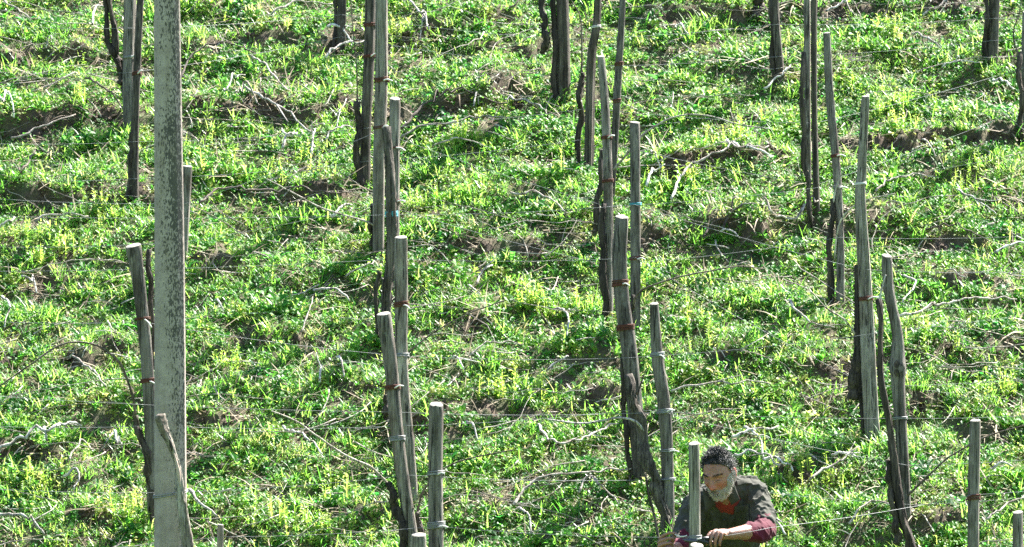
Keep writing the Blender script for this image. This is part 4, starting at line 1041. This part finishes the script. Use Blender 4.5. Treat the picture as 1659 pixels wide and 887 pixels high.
def beard_mask(x, y, z):
    ax = np.abs(x); line = np.interp(ax, [0, .012, .022, .035, .055, .066, .08], [-.052, -.053, -.056, -.063, -.054, -.006, .015])
    m = (z < line) & (y < .022) & ~((ax < .021) & (z > -.0765) & (z < -.066)); return m
stub = onhead * beard_mask(X_, Y_, Z_) * .75
dark = fr_ * .85 * np.exp(-((AX - .031) / .014) ** 4) * np.exp(-((Z_ + .0045 + .25 * (AX - .031) ** 2 / .01) / .0022) ** 2)
for k_, a_ in (('flush', flush), ('stubble', stub), ('dark', dark)):
    at_ = body_me.attributes.new(k_, 'FLOAT', 'POINT'); at_.data.foreach_set('value', np.clip(a_, 0, 1).astype(np.float32))
set_co(body_me, bv_ - ORG)
man = link('person', body_me, None, ORG)
tag(man, 'grey bearded man in olive shirt with burgundy sleeves, bending over a wire behind a post', 'person')

def strands(name, idx, n, seed, length, width, dirf, tintf, curl=0.0, sides=4, mat='hair', parent=None, lift=0.0, clump=0.0, lenf=None):
    cw = np.random.default_rng(seed + 70).normal(0, 1, (6, 3)); cw = cw / np.linalg.norm(cw, axis=1)[:, None] * 2 * np.pi / np.array([[.022], [.03], [.045], [.024], [.033], [.02]])
    r = np.random.default_rng(seed); g = Geo(); tv = []
    pick = r.choice(idx, n)
    for a in pick:
        p = HL[a] + r.normal(0, .0012, 3); nrm = HLn[a]; L = r.uniform(*length) * (1 if lenf is None else lenf(p)); d = dirf(p, nrm, r)
        if clump:
            sn = np.sin(cw @ p + np.arange(6) * 1.7); d = d + clump * np.array([sn[0] + sn[3], sn[1] + sn[4], sn[2] + sn[5]]); L *= 1 + .4 * sn[0] * sn[1]
        d = d / np.linalg.norm(d); k = 6 if curl else 4
        s = np.linspace(0, 1, k); path = p + nrm * lift + d[None] * (s * L)[:, None]
        if curl:
            u = np.cross(d, r.normal(0, 1, 3)); u /= np.linalg.norm(u); v = np.cross(d, u); ph_ = s * r.uniform(3.5, 6.5); c_ = curl * r.uniform(.6, 1.3)
            path = path + (u[None] * (np.cos(ph_) - 1)[:, None] + v[None] * np.sin(ph_)[:, None]) * c_
        else: path = path + np.array([0, 0, -1.0]) * (s ** 2 * L * .25)[:, None]
        g.tube(hw(path), width * (1 - .75 * s) * r.uniform(.8, 1.2), sides); tv.append(np.full(k * sides + 2, np.clip(tintf(p, r), 0, 1)))
    return g, np.concatenate(tv)
hx, hy, hz2 = HL.T; hax = np.abs(hx)
hairline = np.interp(hy, [-.1, -.075, -.05, -.02, .0, .02, .05, .1], [.086, .082, .072, .046, -.012, -.005, -.055, -.06])
hair_idx = np.nonzero((hz2 > hairline) & ~((hax > .06) & (hy > .0) & (hy < .035) & (hz2 < .02)))[0]
g, tv = strands('hair', hair_idx, 5200, 3, (.016, .036), .0011, lambda p, n, r: n * .8 + r.normal(0, .2, 3) + [.2, .6, .25], lambda p, r: r.random() ** 1.6 * .8 + .6 * .95 * np.clip((abs(p[0]) - .045) / .025, 0, 1) * r.random(), .004, clump=.62)
# scalp layer under the curls
mask = np.zeros(len(HL), bool); mask[hair_idx] = True; qm = HQ[mask[HQ].all(1)]; use = np.unique(qm); remap = -np.ones(len(HL), int); remap[use] = np.arange(len(use))
rs = np.random.default_rng(4); g.add(hw(HL[use] + HLn[use] * (.006 + rs.normal(0, .0015, (len(use), 1)))), None, remap[qm]); tv = np.concatenate([tv, np.full(len(use), .1)])
link('hair', g.mesh('hair', M['hair'], ORG, {'tint': tv}), man)
beard_idx = np.nonzero(beard_mask(hx, hy, hz2) & (hz2 > -.117))[0]
g, tv = strands('beard', beard_idx, 6500, 5, (.009, .019), .0008, lambda p, n, r: n * .5 + np.array([0, -.1, -.9]) + r.normal(0, .25, 3),
    lambda p, r: np.clip(.68 + r.normal(0, .17) - .6 * math.exp(-(p[0] / .024) ** 2 - ((p[2] + .056) / .013) ** 2) - .3 * math.exp(-(p[0] / .02) ** 2 - ((p[2] + .08) / .008) ** 2), 0, 1), clump=.18,
    lenf=lambda p: .35 + .65 * min(1.0, max(0.0, (np.interp(abs(p[0]), [0, .012, .022, .035, .055, .066, .08], [-.052, -.053, -.056, -.063, -.054, -.006, .015]) - p[2]) / .016)))
link('beard', g.mesh('beard', M['beard'], ORG, {'tint': tv}), man)
for s_ in (-1, 1):
    bi = np.nonzero((hy < -.04) & (np.abs(hx * s_ - .032) < .021) & (np.abs(hz2 - (.024 + .004 - 6 * (hx * s_ - .030) ** 2)) < .0030))[0]
    g, tv = strands('eyebrow', bi, 110, 8 + s_, (.005, .009), .0007, lambda p, n, r: n * .4 + np.array([s_ * .8, 0, .1]) + r.normal(0, .2, 3), lambda p, r: r.random() * .6)
    link('eyebrow', g.mesh('eyebrow', M['hair'], ORG, {'tint': tv}), man)

# clothing
def folds(me, amp, seed, where=None):
    v = coords_of(me); n = normals_of(me); r = np.random.default_rng(seed); d = 0
    for k in range(12):
        wl = r.uniform(.06, .20); kv = r.normal(0, 1, 3); kv /= np.linalg.norm(kv); s_ = np.sin(v @ kv * 2 * np.pi / wl + r.uniform(0, 6.28) + 1.5 * np.sin(v @ r.normal(0, 5, 3)))
        d = d + (1 - np.abs(s_)) ** 2 * wl / .09
    d = np.clip((d - d.mean()) / 3.0, -.25, 2); a = amp if where is None else amp * where(v)
    set_co(me, v + n * (d * a)[:, None])
def px_of(v):
    d = v - CAM; z = d @ FWD; return 829.5 + (d @ RIGHT) / z / K, 443.5 - (d @ UP) / z / K, z
def cut_faces(me, drop):
    bm = bmesh.new(); bm.from_mesh(me); bm.verts.ensure_lookup_table()
    bmesh.ops.delete(bm, geom=[v for v in bm.verts if drop[v.index]], context='VERTS'); bm.to_mesh(me); bm.free()
sg = Geo()
torso(sg, [(1178, 975, 36.72, .185, .135)] + [(a, b, c, rx, ry) for a, b, c, rx, ry in ROWS[:-1]], .016)
limb(sg, [(1192, 797, 36.18, .075), (1219, 799, 36.17, .076), (1231, 826, 36.09, .070), (1238, 850, 35.99, .063)])
limb(sg, [(1160, 808, 36.15, .075), (1130, 818, 36.14, .073), (1117, 846, 36.08, .068), (1106, 876, 36.00, .061), (1101, 882, 35.95, .054)])
limb(sg, [(1158, 806, 36.12, .068), (1177, 797, 36.14, .075), (1200, 795, 36.17, .078)])
shirt_me = remesh(sg, .0055, 'shirt', 5)
folds(shirt_me, .012, 5)
v = coords_of(shirt_me); nn = normals_of(shirt_me); X, Y, Zd = px_of(v)
front = (nn @ FWD) < .25
lo = np.interp(X, [1148, 1160, 1172, 1180, 1188], [797, 809, 820, 812, 790])
neck = (Y < lo) & (X > 1148) & (X < 1188) & front & (Zd < 36.16)
nk = np.linalg.norm(v - at(1171, 792, 36.05), axis=1) < .066
armhole = (np.linalg.norm(v - at(1240, 866, 35.93), axis=1) < .050) 
cut_faces(shirt_me, neck | nk)
tree = BVHTree.FromPolygons([tuple(p) for p in coords_of(shirt_me)], [tuple(p.vertices) for p in shirt_me.polygons])
set_co(shirt_me, coords_of(shirt_me) - ORG); shirt_me.materials.append(M['shirt'])
shirt = link('shirt', shirt_me, man)
sm_ = shirt.modifiers.new('thick', 'SOLIDIFY'); sm_.thickness = .003; sm_.offset = -1
def on_shirt(px, py, off, dflt):
    d = ray(px, py); L = np.linalg.norm(d); h = tree.ray_cast(Vector(CAM), Vector(d / L), 60)
    dep = dflt if h[0] is None else float(np.dot(np.array(h[0]) - CAM, FWD))
    return at(px, py, min(dep, dflt) - off)
def patch(name, poly, off=.006, thick=.004, dflt=36.3, mat='shirt', parent=None, sub=8, puff=.0):
    """a sewn-on cloth piece following the shirt: quad given by 4 photo pixels"""
    A = np.array(poly, float); n = sub + 1; F = []; B = []
    for i in range(n):
        for j in range(n):
            u, w_ = i / sub, j / sub; p = (A[0] * (1 - u) + A[1] * u) * (1 - w_) + (A[3] * (1 - u) + A[2] * u) * w_
            e = puff * math.sin(u * math.pi) * math.sin(w_ * math.pi)
            F.append(on_shirt(*p, off + thick + e, dflt)); B.append(on_shirt(*p, off, dflt))
    F = np.array(F); 
    # relax so the cloth spans hollows
    G_ = F.reshape(n, n, 3)
    for _ in range(6):
        G2 = G_.copy(); G2[1:-1, 1:-1] = .5 * G_[1:-1, 1:-1] + .125 * (G_[:-2, 1:-1] + G_[2:, 1:-1] + G_[1:-1, :-2] + G_[1:-1, 2:]); G_ = G2
    F = G_.reshape(-1, 3); B = F + FWD * thick
    me_q = []; 
    for i in range(sub):
        for j in range(sub):
            a = i * n + j; me_q.append((a, a + 1, a + n + 1, a + n)); k = n * n; me_q.append((k + a, k + a + n, k + a + n + 1, k + a + 1))
    rim = [(i, 0) for i in range(n)] + [(sub, j) for j in range(1, n)] + [(i, sub) for i in range(sub - 1, -1, -1)] + [(0, j) for j in range(sub - 1, 0, -1)]
    k = n * n
    for a, b in zip(rim, rim[1:] + rim[:1]):
        ia, ib = a[0] * n + a[1], b[0] * n + b[1]; me_q.append((ia, ib, k + ib, k + ia))
    return link(name, mesh_np(name, np.vstack([F, B]) - ORG, None, np.array(me_q), None, M[mat]), parent or shirt)
patch('collar', [(1138, 789), (1161, 811), (1154, 821), (1143, 831)], .024, .006, 36.03, puff=.014)
patch('collar', [(1187, 777), (1199, 810), (1185, 819), (1177, 802)], .024, .006, 36.03, puff=.014)
patch('pocket', [(1190, 826), (1213, 822), (1214, 850), (1192, 852)], .002, .004, 36.3, puff=.004)
patch('pocket_flap', [(1189, 821), (1213, 817), (1213.5, 828), (1190, 831)], .008, .004, 36.3)
patch('placket', [(1170, 826), (1179, 824), (1177, 905), (1168, 905)], .002, .004, 36.3)
patch('shoulder_strap', [(1192, 779), (1214, 775), (1219, 783), (1193, 787)], .003, .004, 36.4)
for (bx, by) in ((1173.5, 843), (1173, 862), (1202, 827)):
    p = on_shirt(bx, by, .014, 36.3); e = IV * [.0055, .003, .0055]
    link('button', mesh_np('button', e + p - ORG, IT, None, None, M['rubber']), shirt)
# long sleeved jersey underneath: red at the neck, burgundy sleeves pushed up over the elbows
ug = Geo(); torso(ug, [(a, b, c, rx, ry) for a, b, c, rx, ry in ROWS[1:]], .006)
limb(ug, [(1168, 795, 36.045, .064), (1175, 806, 36.10, .070), (1180, 818, 36.16, .075)])
um = remesh(ug, .005, 'undershirt', 4); cv = coords_of(um); d_ = np.linalg.norm(cv - at(1164, 778, 35.97), axis=1)
cut_faces(um, d_ < .085); folds(um, .003, 9); set_co(um, coords_of(um) - ORG); um.materials.append(M['tee'])
und = link('undershirt', um, man)
for key, pts_ in (('r', [(1236, 846, 36.0, .057), (1238, 857, 35.95, .060), (1230, 862, 35.89, .058), (1214, 862.5, 35.84, .050)]), ('l', [(1108, 872, 36.0, .052), (1104, 885, 35.95, .057), (1097, 888, 35.885, .048)])):
    cg = Geo(); limb(cg, pts_); cm_ = remesh(cg, .0045, 'jersey_sleeve', 4); folds(cm_, .007, 12); set_co(cm_, coords_of(cm_) - ORG); cm_.materials.append(M['burgundy']); link('jersey_sleeve', cm_, und)
tg = Geo(); torso(tg, [(1178, 955, 36.70, .172, .125), (1178, 938, 36.66, .178, .128), (1177, 910, 36.57, .165, .12)], 0)
for hip, knee, ank, foot, s_ in FT: chain(tg, [hip + [0, 0, .03], (hip + knee) / 2, knee, knee * .5 + ank * .5 + [0, .015, 0], ank + [0, 0, .0]], [.105, .093, .075, .072, .066])
tm_ = remesh(tg, .007, 'trousers', 4); folds(tm_, .010, 15); set_co(tm_, coords_of(tm_) - ORG); tm_.materials.append(M['trousers']); link('trousers', tm_, man)
for hip, knee, ank, foot, s_ in FT:
    bg_ = Geo(); chain(bg_, [ank + [0, .02, .09], ank + [0, .025, .0], ank + [0, .0, -.035], foot + [0, -.07, .05], foot + [0, -.17, .038], foot + [0, -.19, .034]], [.055, .054, .052, .050, .044, .025])
    bme = remesh(bg_, .006, 'boot', 3); set_co(bme, coords_of(bme) - ORG); bme.materials.append(M['boots']); link('boot', bme, man)

# what he works with
def rod(pp, r, k=6, sides=10):
    g = Geo(); A = np.array([at(*p) for p in pp]); f = smooth_path(A, k); g.tube(f, np.interp(np.linspace(0, 1, len(f)), np.linspace(0, 1, len(r)), r), sides); return g
o_ = at(1128, 876, 35.62)
g = rod([(1137, 875, 35.665), (1124, 877, 35.655), (1113, 876, 35.66), (1106, 874, 35.67)], [.006, .011, .009, .003])
pl = link('pliers', g.mesh('pliers', M['steel'], o_), None, o_)
tag(pl, 'dark hand pliers held across the post in front of the man', 'pliers')
for dy in (-2.5, 3):
    g = rod([(1132, 876 - dy * .3, 35.655), (1142, 875 + dy, 35.65), (1156, 877 + dy * 1.2, 35.69), (1168, 879 + dy * .8, 35.71)], [.006, .009, .009, .008]); link('handle', g.mesh('handle', M['rubber'], o_), pl)
g = rod([(1093, 866, 35.70), (1101, 869.5, 35.68), (1110, 869, 35.67), (1113, 867.5, 35.67)], [.002, .003, .003, .002]); o2 = at(1101, 869, 35.68)
tag(link('binding_strip', g.mesh('binding_strip', M['tie'], o2), None, o2), 'pale binding strip pinched in the fist left of the man post', 'tie')

# ------------------------------------------------------------------ light
EL, AZ = R(46), R(42)     # azimuth from +Y (straight behind the hill) towards +X
w = bpy.data.worlds.new('World'); scene.world = w; w.use_nodes = True; t = w.node_tree
bg = t.nodes['Background']; sky = t.nodes.new('ShaderNodeTexSky'); sky.sky_type = 'NISHITA'; sky.sun_disc = False
sky.sun_elevation = EL; sky.sun_rotation = AZ; sky.altitude = 300; sky.air_density = 1.0; sky.dust_density = 1.0
t.links.new(sky.outputs[0], bg.inputs[0]); bg.inputs[1].default_value = .07
sd = bpy.data.lights.new('sun', 'SUN'); sd.energy = 5.0; sd.angle = R(.53); sd.color = (1, .96, .89)
so = bpy.data.objects.new('sun', sd); COL.objects.link(so)
dirv = Vector((math.sin(AZ) * math.cos(EL), math.cos(AZ) * math.cos(EL), math.sin(EL)))
so.rotation_euler = dirv.to_track_quat('Z', 'Y').to_euler(); so.location = dirv * 60
vs = scene.view_settings; vs.view_transform = 'Standard'; vs.look = 'None'; vs.gamma = 1; vs.exposure = 2.72; vs.use_curve_mapping = False
scene.cycles.max_bounces = 6; scene.cycles.transmission_bounces = 4; scene.cycles.diffuse_bounces = 3; scene.cycles.glossy_bounces = 2
scene.cycles.use_denoising = False
